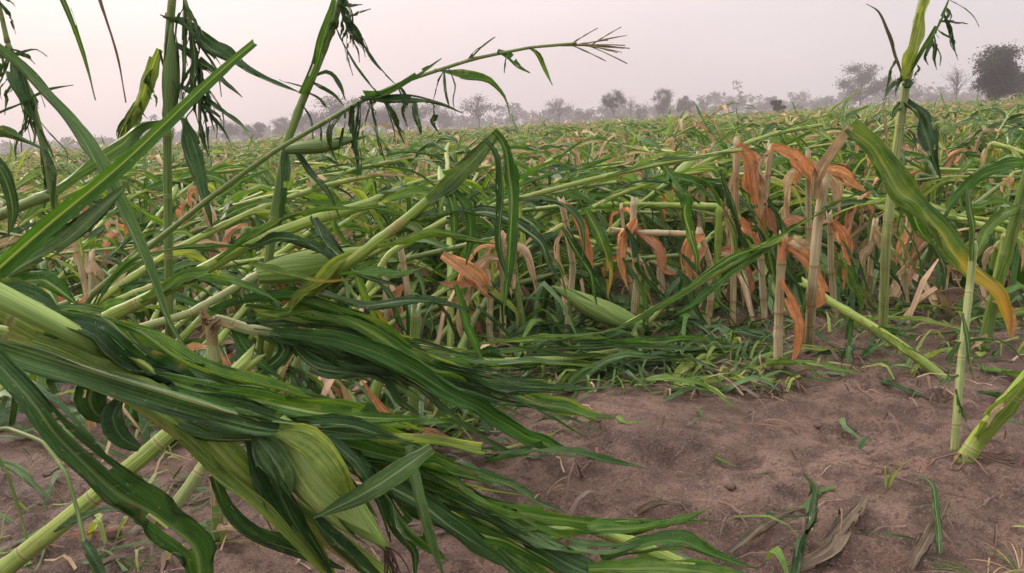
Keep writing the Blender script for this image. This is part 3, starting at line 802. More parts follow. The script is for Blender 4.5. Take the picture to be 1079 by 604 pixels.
p.leaf([(790, 268, D - .05), (830, 245, D - .1), (880, 215, D - .12), (930, 195, D - .1)], 1.6, 'leaf_green', roll=20, cup=.8, ripple=.05)
p.leaf([(812, 386, D - .02), (800, 392, D - .06), (795, 404, D - .08)], 2, 'leaf_straw', roll=20, tear=.4)

# --- stalk lying from right stub down to left
g = G(985, 395)
p = Plant('snapped green stalk lying slanted on the soil, right of the orange stump', g, seed=14)
p.stalk([p.root + V(.03, -.02, -.03), p.root + V(0, 0, .004), (960, 372, g.y + .05), (920, 345, g.y + .14), (872, 316, g.y + .26), (850, 300, g.y + .32)], .014, .012, 'stalk', node=.17)
p.shreds([(925, 345, g.y + .12, 40, 16, 2.5), (950, 362, g.y + .06, 36, 30, 1.6), (880, 318, g.y + .24, 30, 40, 3.2), (900, 330, g.y + .2, -16, 60, 3.0)], 'leaf_green')
p.leaf([(968, 380, g.y + .01), (940, 358, g.y + .08), (905, 336, g.y + .16)], 2.6, 'leaf_pale', roll=10, cup=.9, tear=.7, ripple=.1)
p.leaf([(985, 392, g.y), (992, 400, g.y - .02), (1000, 412, g.y - .05)], 2, 'leaf_blue', tear=.5)

# --- two stalks at right edge
g = G(1036, 368)
p = Plant('thick green stalk leaning off the right edge with a dry leaf at its foot', g, seed=15)
p.stalk([p.root, (1044, 330, g.y), (1056, 285, g.y), (1072, 225, g.y - .02), (1090, 160, g.y - .05), (1105, 110, g.y - .05)], .0165, .014, 'stalk_dark', sides=14)
p.leaf([(1046, 318, g.y - .03), (1060, 322, g.y - .06), (1068, 338, g.y - .07), (1064, 358, g.y - .07)], 2.6, 'leaf_dry', roll=20, ripple=.4)
p.leaf([(1076, 215, g.y - .02), (1050, 235, g.y - .1), (1030, 262, g.y - .12), (1018, 305, g.y - .12)], 4.2, 'leaf_green', roll=20)
p.leaf([(1090, 170, g.y - .05), (1040, 180, g.y - .1), (1005, 210, g.y - .1), (985, 250, g.y - .1)], 4.4, 'leaf_green', roll=30)
p.leaf([(1042, 335, g.y - .022), (1052, 300, g.y - .03), (1062, 262, g.y - .035), (1074, 222, g.y - .045)], 2.8, 'leaf_green', roll=-10, cup=1.0, tear=.5, ripple=.1)
p.leaf([(1040, 352, g.y - .02), (1030, 362, g.y - .05), (1020, 372, g.y - .06)], 2.2, 'leaf_straw', roll=10, tear=.6)
g = G(1006, 472)
p = Plant('thin pale shredded maize stem standing beside the bottom right stalk', g, seed=16)
p.stalk([p.root, (1008, 440, g.y + .01), (1013, 380, g.y + .05), (1022, 300, g.y + .1), (1026, 262, g.y + .1)], .008, .0075, 'stalk_pale', node=.16)
p.leaf([(1024, 275, g.y + .09), (1026, 240, g.y + .08), (1022, 215, g.y + .08), (1018, 195, g.y + .1)], 2.2, 'leaf_blue', cup=.9, roll=20, tear=.3)
p.shreds([(1008, 410, g.y, 8, 46, 1.2), (1012, 360, g.y + .05, -12, 50, 1.0), (1010, 395, g.y, -22, 12, 1.3), (1014, 330, g.y + .06, 12, 70, 1.4)], 'leaf_blue')
g = G(1014, 484)
p = Plant('thick bent stalk with bared roots at the bottom right corner', g, seed=17)
p.stalk([p.root - V(0, 0, .01), (1030, 464, g.y), (1052, 438, g.y - .02), (1082, 402, g.y - .05), (1130, 352, g.y - .1), (1190, 300, g.y - .15)], .017, .0165, 'stalk', sides=16, node=.15)
p.leaf([(1030, 462, g.y - .022), (1046, 444, g.y - .038), (1064, 418, g.y - .055), (1090, 390, g.y - .075)], 2.6, 'leaf_pale', roll=15, cup=.9, tear=.6, ripple=.1)
p.leaf([(1062, 424, g.y - .05), (1050, 432, g.y - .07), (1040, 450, g.y - .08)], 1.6, 'leaf_straw', roll=20, tear=.7)
rr = random.Random(4)
roots = []
for k in range(9):
    a = rr.uniform(-.6, 3.6); q = p.root + V(0, 0, .012); pts = [q]
    dd = V(math.cos(a), -abs(math.sin(a)) * .7, .1)
    for i in range(6):
        q = q + dd * .016; dd = (dd + V(rr.uniform(-.3, .3), rr.uniform(-.3, .3), -.12)).normalized(); q.z = max(q.z, gzf(q.x, q.y) + .002); pts.append(q.copy())
    roots.append(tube(pts, lambda t, s: .0028 * (1 - .6 * t), 5, cap=False))
p.add('roots', join(roots), 'root')

# --- kinked stub with long streaming leaves, centre-left
g = G(227, 492); D = g.y
p = Plant('kinked green stub whose long leaves stream right down onto the soil', g, seed=18)
p.stalk([p.root, (227, 440, D), (226, 385, D), (223, 346, D), (225, 337, D), (233, 338, D - .005), (262, 347, D - .01), (300, 352, D - .02), (360, 360, D - .02), (410, 372, D), (470, 380, D + .05)], .0135, .010, 'stalk_pale', node=.16)
for k in range(6):
    q = p.rng.uniform
    p.leaf([(224 + q(-5, 5), 350 + q(-8, 8), D - .012), (222 + q(-14, 16), 338 + q(-6, 6), D - .03), (224 + q(-22, 34), 334 + q(-14, 26), D - .035)], q(1.6, 3.2), p.rng.choice(['leaf_pale', 'leaf_straw', 'leaf_green']), roll=q(-40, 40), cup=.8, tear=.7, tip=.3)
p.leaf([(222, 330, D), (260, 318, D - .03), (310, 318, D - .05), (360, 328, D - .06), (410, 350, D - .05), (470, 385, D - .02)], 3.6, 'leaf_green', roll=30, cup=.7)
p.leaf([(270, 335, D - .03), (330, 328, D - .06), (385, 345, D - .08), (440, 380, D - .06), (520, 408, D), (600, 432, D + .04), (690, 458, D + .08), G(775, 496) + V(0, 0, .012)], 5.0, 'leaf_green', roll=20, cup=.4, tear=.15)
p.leaf([(285, 350, D - .05), (350, 358, D - .08), (410, 376, D - .1), (470, 412, D - .08), (540, 448, D - .04), (610, 490, D), G(682, 527) + V(0, 0, .012)], 4.8, 'leaf_green', roll=-10, cup=.4, tear=.12)
p.leaf([(300, 345, D), (380, 372, D - .03), (440, 410, D - .05), (490, 450, D - .05), (540, 478, D - .02), G(605, 488) + V(0, 0, .02)], 2.8, 'leaf_blue', roll=30)
p.leaf([(330, 355, D), (420, 366, D), (500, 384, D), (580, 382, D + .05), (640, 390, D + .1)], 3.8, 'leaf_blue', roll=45, cup=.4)
p.leaf([(350, 362, D), (440, 392, D - .02), (520, 402, D), (600, 410, D + .05), (660, 405, D + .1)], 4.0, 'leaf_dark', roll=25)
p.leaf([(300, 355, D), (330, 385, D - .03), (400, 400, D - .05), (440, 440, D - .04)], 4.4, 'leaf_dark', roll=20, tear=.3)
p.leaf([(260, 345, D), (300, 370, D - .03), (270, 395, D - .04), (230, 410, D - .03)], 3.6, 'leaf_dark', roll=20, tear=.4)
p.leaf([(245, 345, D), (270, 380, D - .05), (300, 400, D - .05)], 3.4, 'leaf_green', tear=.5)
p.leaf([(365, 258, D), (378, 300, D - .02), (392, 330, D - .02), (412, 380, D - .03)], 2.2, 'leaf_green', roll=10)
p.leaf([(480, 300, D + .1), (490, 335, D + .08), (505, 370, D + .06), (514, 395, D + .05)], 3.0, 'leaf_green', roll=10, cup=.5)

for k in range(26):
    q = p.rng.uniform; f = p.rng.random()
    x0 = 250 + 170 * f; y0 = 332 + 50 * f + q(-12, 22); dx = q(90, 240); dy = dx * q(.1, .5)
    p.leaf([(x0, y0, D + q(-.08, .05)), (x0 + dx * .35, y0 + dy * .2 + q(-6, 6), D - .04), (x0 + dx * .7, y0 + dy * .6 + q(-8, 8), D - .03), (x0 + dx, y0 + dy, D + q(-.02, .05))],
           q(.8, 3.0), p.rng.choice(SM), roll=q(-50, 50), twist=q(-60, 60), cup=.7, tear=.5)
# --- thick stalk with ear, left middle
p = Plant('thick stalk with sheath and ear slanting up behind the foreground bundle', G(-70, 452), seed=19)
D = 1.5
p.stalk([p.root, (-30, 390, D), (40, 368, D), (112, 335, D), (190, 298, D), (262, 258, D + .02), (330, 232, D + .06), (392, 214, D + .12)], .0165, .011, 'stalk', sides=14, node=.19)
p.ear((272, 290, D), (384, 262, D + .05), .028, silk=False)
p.leaf([(262, 262, D - .03), (300, 252, D - .05), (335, 262, D - .05), (360, 285, D - .05), (352, 300, D - .04)], 3.2, 'leaf_dark', roll=20, tear=.4)
p.leaf([(230, 275, D - .02), (280, 240, D - .05), (330, 225, D - .05), (410, 218, D - .05)], 2.4, 'leaf_green', roll=50, cup=.8)
p.leaf([(262, 278, D - .05), (300, 290, D - .08), (340, 298, D - .1), (372, 296, D - .1)], 2.0, 'leaf_yellow', roll=20, cup=.9, tear=0)
p.leaf([(330, 230, D), (350, 260, D - .05), (380, 290, D - .06), (420, 300, D - .06)], 3.8, 'leaf_dark', roll=20)
p.leaf([(150, 318, D - .02), (200, 292, D - .06), (260, 300, D - .08), (300, 320, D - .09)], 3.4, 'leaf_green', roll=30)
p.leaf([(90, 350, D - .02), (110, 310, D - .05), (150, 270, D - .05), (230, 262, D - .05), (300, 255, D - .04)], 2.0, 'leaf_green', roll=60, cup=.8)
p.stalk([(95, 378, 1.7), (150, 345, 1.7), (200, 330, 1.75), (270, 290, 1.85)], .010, .009, 'stalk_pale', name='side_stalk')

# --- bent stalk with raised folded leaf, centre
D = 1.38
p = Plant('slanted stalk with one raised pale leaf folding over at centre', G(268, 425), seed=20)
p.stalk([p.root, (285, 362, 1.66), (296, 334, 1.6), (322, 312, 1.52), (375, 272, D), (432, 228, D), (470, 195, D)], .0155, .009, 'stalk', sides=14, node=.17)
p.leaf([(306, 326, 1.5), (340, 296, D + .04), (390, 262, D), (420, 250, D - .02)], 3.2, 'leaf_pale', roll=20, cup=1.0, base=.9, tear=.1)
p.leaf([(452, 212, D - .01), (480, 185, D - .02), (505, 158, D - .03), (522, 138, D - .03)], 3.6, 'leaf_blue', roll=-15, cup=.7, base=.6, tip=.5, tear=.05)
p.leaf([(520, 138, D - .03), (532, 152, D - .03), (539, 190, D - .04), (538, 250, D - .06), (530, 335, D - .08)], 3.2, 'leaf_green', roll=20, cup=.7)
p.leaf([(512, 148, D - .04), (524, 162, D - .05), (530, 200, D - .06), (527, 260, D - .07), (540, 310, D - .08)], 2.2, 'leaf_dark', roll=-30, cup=.7)
p.leaf([(462, 205, D), (474, 205, D - .02), (480, 235, D - .03), (478, 262, D - .03)], 2.6, 'leaf_green', roll=15)
p.leaf([(478, 200, D), (488, 215, D - .02), (496, 248, D - .03), (492, 280, D - .03)], 2.6, 'leaf_green', roll=25, tear=.3)
p.leaf([(434, 232, D), (460, 228, D - .03), (490, 222, D - .04), (505, 228, D - .04)], 3.6, 'leaf_dark', roll=40)
p.leaf([(400, 262, D - .02), (450, 250, D - .04), (500, 252, D - .05), (530, 260, D - .05)], 3.0, 'leaf_green', roll=50, cup=.6)
p.leaf([(360, 290, D - .02), (420, 288, D - .06), (460, 280, D - .08)], 2.6, 'leaf_green', roll=50, cup=.7)
p.leaf([(340, 310, D), (380, 322, D - .03), (440, 315, D - .05), (500, 330, D - .04)], 3.6, 'leaf_dark', roll=30)

# --- long stalk slanting across the middle distance
p = Plant('long thin stalk slanting across the middle of the field to the dry stubs', G(355, 372), seed=21)
p.stalk([p.root, (372, 330, 2.1), (410, 268, 2.15), (470, 232, 2.2), (545, 210, 2.25), (620, 190, 2.3), (700, 172, 2.35), (780, 158, 2.4)], .011, .006, 'stalk', node=.2)
p.leaf([(640, 186, 2.3), (690, 172, 2.28), (740, 165, 2.26), (790, 160, 2.25)], 2.0, 'leaf_blue', roll=40, cup=.8, ripple=.1)
p.leaf([(700, 175, 2.3), (718, 200, 2.25), (728, 250, 2.25), (735, 290, 2.25)], 4.4, 'leaf_green', roll=20)
p.leaf([(545, 210, 2.2), (590, 214, 2.15), (612, 235, 2.12), (612, 290, 2.1)], 2.6, 'leaf_dark', roll=30)
p.leaf([(470, 232, 2.15), (520, 225, 2.1), (560, 250, 2.05), (592, 300, 2.0)], 4.8, 'leaf_dark', roll=20)
p.leaf([(500, 225, 2.2), (560, 190, 2.2), (620, 172, 2.2)], 2.0, 'leaf_green', roll=60)

# --- fallen ear in the middle
p = Plant('fat green ear in its husk lying in the tangle right of centre', G(674, 350), name='maize_ear', cat='maize ear', seed=22)
e0 = G(674, 350)
vs, fs, uvs, _ = ear_geo(e0 + V(0, 0, .045), P(584, 303, e0.y - .02), .034, p.rng)
p.add('husk', (vs, fs, uvs), 'husk')
p.leaf([(668, 340, e0.y - .03), (640, 352, e0.y - .06), (600, 345, e0.y - .06), (560, 332, e0.y - .04)], 2.2, 'leaf_dark', roll=30)
p.stalk([e0 + V(0, 0, .02), P(700, 322, e0.y), P(730, 305, e0.y + .05)], .008, .006, 'stalk', name='shank')
g = G(735, 300)
p = Plant('small slim ear lying on dark soil among the dry stubs', G(708, 306), name='maize_ear', cat='maize ear', seed=23)
vs, fs, uvs, _ = ear_geo(p.root + V(-.02, 0, .025), p.root + V(-.12, .02, .03), .018, p.rng)
p.add('husk', (vs, fs, uvs), 'husk')

g = G(836, 392)
p = Plant('flattened plant lying level along the soil edge below the fallen ear', G(395, 430), seed=30)
D = p.root.y
p.stalk([p.root + V(0, 0, .01), (402, 395, D), (440, 378, D + .03), (500, 381, D + .06), (560, 380, D + .10), (610, 376, D + .14), (645, 371, D + .18)], .0125, .008, 'stalk', node=.17)
p.stalk([(440, 366, D + .06), (462, 366, D + .07), (486, 369, D + .08)], .008, .003, 'stalk_pale', name='side_stalk', node=0)
for k in range(46):
    q = p.rng.uniform; f = p.rng.random() ** .8; x0 = 430 + 260 * f; y0 = 380 - 6 * f + q(-16, 22); dx = q(50, 190) * (1 if p.rng.random() < .8 else -1); dy = abs(dx) * q(-.12, .26); dd0 = D + .02 + .3 * f + q(-.05, .03)
    P2_ = [(x0, y0, dd0), (x0 + dx * .35, y0 + dy * .2 + q(-5, 5), dd0), (x0 + dx * .7, y0 + dy * .6 + q(-5, 5), dd0 + .02), (x0 + dx, y0 + dy, dd0 + .03)]
    P2_ = [res(a_) for a_ in P2_]
    P2_ = [V(a_.x, a_.y, max(a_.z, gzf(a_.x, a_.y) + .015)) for a_ in P2_]
    p.leaf(P2_, q(.8, 3.6), p.rng.choice(SM + ['leaf_blue']), roll=q(-50, 50), twist=q(-50, 50), cup=.8, tear=.6, up=1.2)
# --- lying stalk along the bottom
g = G(690, 600)
p = Plant('green stalk lying along the bottom edge with leaves spread on the soil', V(*(G(800, 640) + V(0, 0, 0))), seed=24)
p.stalk([p.root + V(0, 0, .012), G(700, 604) + V(0, 0, .03), G(620, 582) + V(0, 0, .05), (560, 568, 1.12), (520, 553, 1.08), (470, 528, 1.05), (428, 510, 1.02), (380, 490, 1.0)], .012, .0125, 'stalk', node=.2)
p.leaf([(440, 510, 1.0), (500, 548, 1.0), (560, 560, 1.02), (640, 560, 1.08), (700, 552, 1.15), G(752, 548) + V(0, 0, .012)], 3.4, 'leaf_green', roll=40)
p.leaf([(480, 530, 1.0), (540, 555, 1.0), (600, 575, 1.02), (650, 580, 1.05), (680, 578, 1.06)], 4.6, 'leaf_blue', roll=20, tear=.3)
p.leaf([(634, 590, 1.06), (665, 577, 1.06), (710, 570, 1.06), (750, 582, 1.06), (800, 598, 1.06)], 3.2, 'leaf_green', roll=10, cup=.3)
p.leaf([(620, 600, 1.0), (680, 598, 1.02), (740, 602, 1.04), (810, 612, 1.05)], 4.0, 'leaf_green', roll=20)
p.leaf([(540, 560, 1.02), (600, 596, 1.0), (660, 610, 1.0), (720, 625, 1.0)], 4.5, 'leaf_dark', roll=20)
p.leaf([(500, 545, 1.0), (520, 575, .98), (560, 600, .97), (600, 625, .96)], 4.0, 'leaf_green', roll=-20)

# --- stalks on the left soil
g = G(5, 606)
p = Plant('lower stalk on the soil at bottom left rising under the bundle', g, seed=25)
p.stalk([p.root + V(0, 0, .01), (60, 556, g.y + .02), (118, 508, g.y + .05), (150, 482, g.y + .06), (215, 425, g.y + .1), (262, 380, g.y + .12)], .0155, .0135, 'stalk', node=.22)
p.leaf([(60, 560, g.y), (85, 545, g.y - .03), (110, 535, g.y - .04), (140, 545, g.y - .05), (165, 575, g.y - .06)], 2.0, 'leaf_dark', roll=30, tear=.4)
g = G(178, 548)
p = Plant('short pale stalk on the left soil behind the tattered hanging leaf', g, seed=26)
p.stalk([p.root + V(0, 0, .01), (200, 512, g.y + .02), (228, 470, g.y + .06), (262, 420, g.y + .12)], .012, .011, 'stalk_pale', node=.15)
p.leaf([(176, 540, g.y - .01), (160, 560, g.y - .03), (150, 575, g.y - .04)], 2, 'leaf_green', roll=20)
g = G(230, 568)
p = Plant('dark snapped stub with frayed top beneath the foreground bundle', g, seed=27)
p.stalk([p.root, (229, 545, g.y), (228, 518, g.y)], .010, .010, 'stalk_dark', node=.1)
p.sheath([(228, 530, g.y), (228, 515, g.y), (227, 500, g.y)], .0115, .012, 'leaf_straw')
p.leaf([(226, 560, g.y - .01), (245, 552, g.y - .03), (262, 560, g.y - .03), (270, 575, g.y - .02)], 3, 'leaf_straw', tear=.4, roll=20)
g = G(437, 470)
p = Plant('upright green stub standing on soil under the streaming leaves at centre', g, seed=28)
p.stalk([p.root, (436, 430, g.y), (436, 380, g.y + .02), (438, 330, g.y + .02)], .012, .011, 'stalk_dark', node=.12)
p.leaf([(434, 455, g.y), (410, 440, g.y - .03), (390, 415, g.y - .03), (380, 400, g.y - .02)], 3, 'leaf_dry', roll=20, tear=.5)
p.leaf([(430, 462, g.y), (412, 452, g.y - .04), (395, 440, g.y - .05), (375, 432, g.y - .04)], 2.2, 'leaf_straw', roll=20, tear=.5, ripple=.6)
p.leaf([(436, 460, g.y - .02), (455, 455, g.y - .05), (475, 462, g.y - .06)], 3, 'leaf_rust', roll=20, tear=.5, ripple=.6)

# --- dry stubs, centre to right (each a broken-off plant with dead leaves)
def dry_stub(label, bx, by, tops, leaves, mat='stalk_dry', r=.0125, seed=0, extra=None):
    g = G(bx, by)
    p = Plant(label, g, name='maize_stub', cat='maize stub', group='dry broken maize stubs', seed=100 + seed)
    tl = p.rng.uniform(-9, 9); nt_ = len(tops)
    p.stalk([p.root] + [(x + tl * (1 - i / max(nt_ - 1, 1)) * .8, y, g.y) for i, (x, y) in enumerate(tops)], r * .88, r * .8, mat, node=.11)
    tx, ty = tops[-1]
    for k in range(3):                       # green blades draped over the stub from the tangle
        q = p.rng.uniform; hh = by - ty
        x0 = tx + q(-26, 18); y0 = ty + hh * q(.1, .45)
        p.leaf([(x0, y0, g.y - .05), (x0 + q(6, 16), y0 + hh * .12, g.y - .07), (x0 + q(12, 34), y0 + hh * .35, g.y - .08), (x0 + q(14, 46), y0 + hh * q(.5, .62), g.y - .07)], q(1.2, 3.6), p.rng.choice(SM), roll=q(-40, 40), twist=q(-60, 60), cup=.7, tear=.5)
    for pts, w, m in leaves:
        p.leaf([(x, y, g.y - .03 - .01 * i) for i, (x, y) in enumerate(pts)], w * 1.35, m, roll=p.rng.uniform(-25, 25), cup=.5, ripple=.5, tear=.5, crumple=.3)
    if extra: extra(p, g)
    return p
dry_stub('tall dry stub with a long orange leaf folded over its top, right of centre', 772, 338, [(773, 250), (775, 190), (776, 150)],
         [([(778, 152), (788, 165), (798, 205), (808, 250)], 5.5, 'leaf_dry'), ([(774, 180), (768, 210), (770, 245), (766, 262)], 3, 'leaf_straw'), ([(780, 230), (790, 245), (800, 262)], 3.6, 'leaf_dry')], seed=1)
dry_stub('dry stub with straw coloured collar behind the longest orange leaf', 806, 340, [(806, 250), (810, 200), (812, 158)],
         [([(812, 160), (800, 180), (806, 200), (800, 240)], 4, 'leaf_straw'), ([(812, 155), (835, 165), (852, 185), (858, 210)], 4.5, 'leaf_dry'), ([(808, 220), (818, 240), (824, 262)], 3.4, 'leaf_rust')], seed=2)
dry_stub('grey dry stub between the orange leaves and the yellow striped leaf', 745, 345, [(744, 290), (742, 268), (738, 246)],
         [([(742, 250), (728, 255), (722, 275), (728, 300)], 4, 'leaf_dry'), ([(744, 260), (735, 280), (738, 305)], 3, 'leaf_rust')], seed=3,
         extra=lambda p, g: p.stalk([(738, 247, g.y), (715, 246, g.y), (680, 245, g.y), (648, 243, g.y + .02)], .010, .009, 'stalk_dry', name='broken_top'))
dry_stub('slim tan stub with a twisted orange leaf beside the yellowing blade', 597, 352, [(597, 280), (594, 240), (592, 214)],
         [([(596, 214), (608, 228), (618, 262), (626, 300)], 3.2, 'leaf_dry'), ([(594, 240), (588, 262), (596, 290)], 2.4, 'leaf_straw')], seed=4,
         extra=lambda p, g: p.leaf([(618, 222, g.y - .05), (632, 250, g.y - .08), (642, 285, g.y - .1), (640, 312, g.y - .1)], 5, 'leaf_yellow', roll=10))
dry_stub('twin tan stub low in the tangle left of the rust leaves', 665, 346, [(666, 290), (664, 250), (668, 214)],
         [([(668, 230), (658, 250), (655, 285), (662, 305)], 3.4, 'leaf_dry'), ([(670, 240), (690, 260), (700, 285), (715, 292)], 3.8, 'leaf_rust')], seed=5)
dry_stub('pale forked stub on the soil edge behind the orange stump', 915, 326, [(914, 285), (918, 250), (922, 236)],
         [([(920, 240), (932, 258), (944, 278)], 3.6, 'leaf_straw'), ([(918, 255), (908, 275), (912, 300)], 3, 'leaf_straw')], seed=6)
dry_stub('pale stub with a drooping rust leaf left of the yellow blade tip', 955, 322, [(956, 280), (958, 245), (960, 215)],
         [([(960, 225), (968, 245), (962, 275), (955, 300)], 4, 'leaf_rust'), ([(958, 240), (950, 262), (945, 280)], 3, 'leaf_dry')], seed=7)
dry_stub('brown stub with an orange leaf hanging behind the curled stump leaves', 880, 336, [(881, 280), (878, 245), (874, 228)],
         [([(876, 234), (888, 250), (892, 280), (886, 305)], 4, 'leaf_dry'), ([(874, 232), (862, 240), (852, 252)], 4, 'leaf_straw')], seed=8)
dry_stub('thin tan stub below the slanted centre stalk with wide orange blade', 520, 372, [(519, 350), (518, 320), (514, 290)],
         [([(466, 268), (490, 285), (512, 305), (532, 322)], 5, 'leaf_dry'), ([(515, 300), (500, 300), (480, 302), (462, 296)], 3.4, 'leaf_rust')], seed=9)
dry_stub('pair of dry stems with rust leaves left of the orange blade', 428, 372, [(427, 340), (424, 290), (422, 262)],
         [([(424, 300), (414, 320), (416, 345), (408, 362)], 3.4, 'leaf_rust'), ([(426, 310), (438, 335), (444, 360)], 3, 'leaf_straw')], seed=10,
         extra=lambda p, g: p.stalk([G(408, 368), (408, 330, g.y), (404, 280, g.y)], .010, .009, 'stalk_dry', name='side_stalk'))
dry_stub('short dry stump under the streaming leaves with a curled pink leaf', 327, 432, [(327, 410), (326, 385), (325, 372)],
         [([(332, 408), (350, 404), (362, 416), (366, 434)], 2.4, 'leaf_rust')], seed=11)
dry_stub('short green stump with torn collar next to the curled pink leaf', 306, 436, [(307, 415), (312, 385), (316, 372)],
         [([(312, 390), (298, 400), (292, 420)], 2.4, 'leaf_green')], mat='stalk_pale', seed=12)
dry_stub('bleached stub peeping through the tangle under the long leaning stalk', 290, 372, [(288, 330), (284, 270)],
         [([(286, 280), (278, 300), (282, 330)], 3.4, 'leaf_straw'), ([(288, 290), (298, 305), (300, 335)], 3.4, 'leaf_dry')], seed=13)
dry_stub('rust brown stub with crumpled leaves in the left tangle', 90, 382, [(92, 350), (98, 310), (97, 270)],
         [([(96, 312), (84, 322), (76, 340)], 4, 'leaf_rust'), ([(96, 275), (105, 290), (104, 310)], 3, 'leaf_straw')], seed=14)

# ------------------------------------------------------------------ random flattened plants
def gen_plant(rng, kind, lod=0):
    """parts in local coordinates, root at origin, top falls towards local +X.
    lod 0 = full, 1 = light, 2 = far"""
    parts = []
    if kind == 'stub':
        h = rng.uniform(.28, .5); top = V(rng.uniform(-.05, .08), rng.uniform(-.05, .05), h)
        pts = [V(0, 0, 0), top * .5 + V(.01, 0, 0), top]
    elif kind == 'broken':
        h = rng.uniform(.24, .48); k = V(rng.uniform(-.02, .10), rng.uniform(-.05, .05), h)
        L = rng.uniform(.7, 1.2); el = R(rng.uniform(-26, 6)); az = R(rng.uniform(-25, 25))
        dv = V(math.cos(el) * math.cos(az), math.cos(el) * math.sin(az), math.sin(el))
        e = k + dv * L; e.z = max(e.z, .05)
        pts = [V(0, 0, 0), k * .55, k, k + dv * .014 + V(0, 0, .002), k.lerp(e, .5) + V(0, 0, .03), e]
    elif kind == 'lodged':
        a = R(rng.uniform(16, 44)); L = rng.uniform(.9, 1.5); pts = [V(0, 0, 0)]; q = V(0, 0, 0); az = 0
        n = 6
        for i in range(n):
            el = a * (1 - .95 * i / n) - R(4) * (i / n); az += R(rng.uniform(-8, 8))
            q = q + V(math.cos(el) * math.cos(az), math.cos(el) * math.sin(az), math.sin(el)) * L / n; pts.append(q.copy())
    else:
        a = R(rng.uniform(45, 66)); L = rng.uniform(.75, 1.05); pts = [V(0, 0, 0)]; q = V(0, 0, 0)
        for i in range(5):
            el = a * (1 - .6 * i / 5); q = q + V(math.cos(el), rng.uniform(-.08, .08), math.sin(el)) * L / 5; pts.append(q.copy())
    r0 = rng.uniform(.010, .0135)
    dry = kind == 'stub' or rng.random() < .3
    smat = 'stalk_dry' if dry and kind == 'stub' else rng.choice(['stalk', 'stalk', 'stalk_pale', 'stalk_dark'])
    path = spline(pts, [.016, .08, .3][lod], .3 if kind == 'broken' else .8)
    if lod == 2: path, _ = resample(path, 3)
    parts.append(('stalk', tube(path, lambda t, s: r0 * (1 - .4 * t), [9, 5, 3][lod], .14 if lod == 0 else 0, lod == 0, rng.random()), smat))
    cols = [COLS_M, [-1, 0, 1], [-1, 1]][lod]
    kinkpt = pts[2] if kind == 'broken' else (pts[-1] if kind == 'stub' else None)
    seg = [13, 6, 3][lod]
    def blade(p, d, L, w, mat, g, wind, kinkp=0.0, roll=0, **kw):
        q = Vector(p); d = Vector(d).normalized(); pp = [q.copy()]; n = 12
        kk = int(n * rng.uniform(.25, .7)) if rng.random() < kinkp else -1
        for i in range(n):
            d = d + V(0, 0, -g * (.5 + i / n)) / n * 2 + wind / n + V(rng.gauss(0, .10), rng.gauss(0, .10), rng.gauss(0, .10))
            if i == kk: d = d + V(rng.uniform(-.3, .6), rng.uniform(-.5, .5), -1.6)
            d.normalize(); q = q + d * L / n
            if q.z < .012: q.z = .012 + rng.random() * .01; d.z = max(d.z, 0)
            pp.append(q.copy())
        sd = d.cross(V(0, 0, 1))
        d0 = (pp[1] - pp[0]).normalized()
        s0 = d0.cross(V(0, 0, 1)); s0 = s0 if s0.length > .05 else V(0, 1, 0)
        parts.append(('leaf', leaf_geo(pp, w, rng, s0, None, R(roll), R(rng.uniform(-90, 90)), kw.get('cup', .45), kw.get('ripple', .32), kw.get('tear', .55) if lod == 0 else 0, 0, seg, cols, .55), mat))
    tot = len(path); ts = tangents(path)
    if kinkpt is not None and lod == 0:             # torn sheath hanging at the break
        for _ in range(rng.randint(2, 3)):
            a = rng.uniform(0, 6.28)
            blade(kinkpt - V(0, 0, .03), V(math.cos(a), math.sin(a), rng.uniform(.2, 1.6)), rng.uniform(.07, .17), rng.uniform(.022, .04), rng.choice(['leaf_straw', 'leaf_pale', 'leaf_straw', 'leaf_dry']), 3.2, V(0, 0, 0), .5, rng.uniform(-30, 30), cup=.8, tear=.7)
    if kind != 'stub':
        nl = rng.randint(11, 15) if lod < 2 else 6
        for i in range(nl):
            f = .30 + .68 * (i + rng.random() * .6) / nl
            j = min(int(f * (tot - 1)), tot - 1); p = path[j]; t = ts[j]
            sgn = 1 if i % 2 else -1
            out = t.cross(V(0, 0, 1)); out = out.normalized() * sgn if out.length > .05 else V(0, sgn, 0)
            d = t * rng.uniform(.5, 1.1) + out * rng.uniform(.2, .8) + V(rng.uniform(-.1, .3), 0, rng.uniform(-.2, .65))
            m = rng.choices(['leaf_green', 'leaf_dark', 'leaf_blue', 'leaf_pale', 'leaf_yellow', 'leaf_straw'], [10, 7, 4, 6, 1.6, 2.0] if lod == 0 else [9, 8, 4, 4, 2.5, 6.0])[0]
            blade(p, d, rng.uniform(.28, .66), rng.choice([rng.uniform(.008, .025), rng.uniform(.018, .04), rng.uniform(.035, .064)]) * (1.25 if lod == 2 else 1), m, rng.uniform(.5, 1.9), V(rng.uniform(0, .5), rng.uniform(-.3, .3), 0), .35, rng.uniform(-50, 50))
    nd = rng.randint(2, 4) if kind == 'stub' else (rng.randint(1, 2) if rng.random() < .3 else 0)
    if lod == 2: nd = min(nd, 1)
    for i in range(nd):
        j = int((.25 + .7 * rng.random()) * (tot - 1)) if kind == 'stub' else int(.3 * rng.random() * (tot - 1)) + 1
        p = path[min(j, tot - 1)]; a = rng.uniform(0, 6.28)
        blade(p, V(math.cos(a), math.sin(a), .4), rng.uniform(.16, .34), rng.uniform(.03, .06), rng.choice(['leaf_dry', 'leaf_straw', 'leaf_straw', 'leaf_rust']), 3.0, V(0, 0, 0), .3, rng.uniform(-40, 40), cup=.6, ripple=.5, tear=.4)
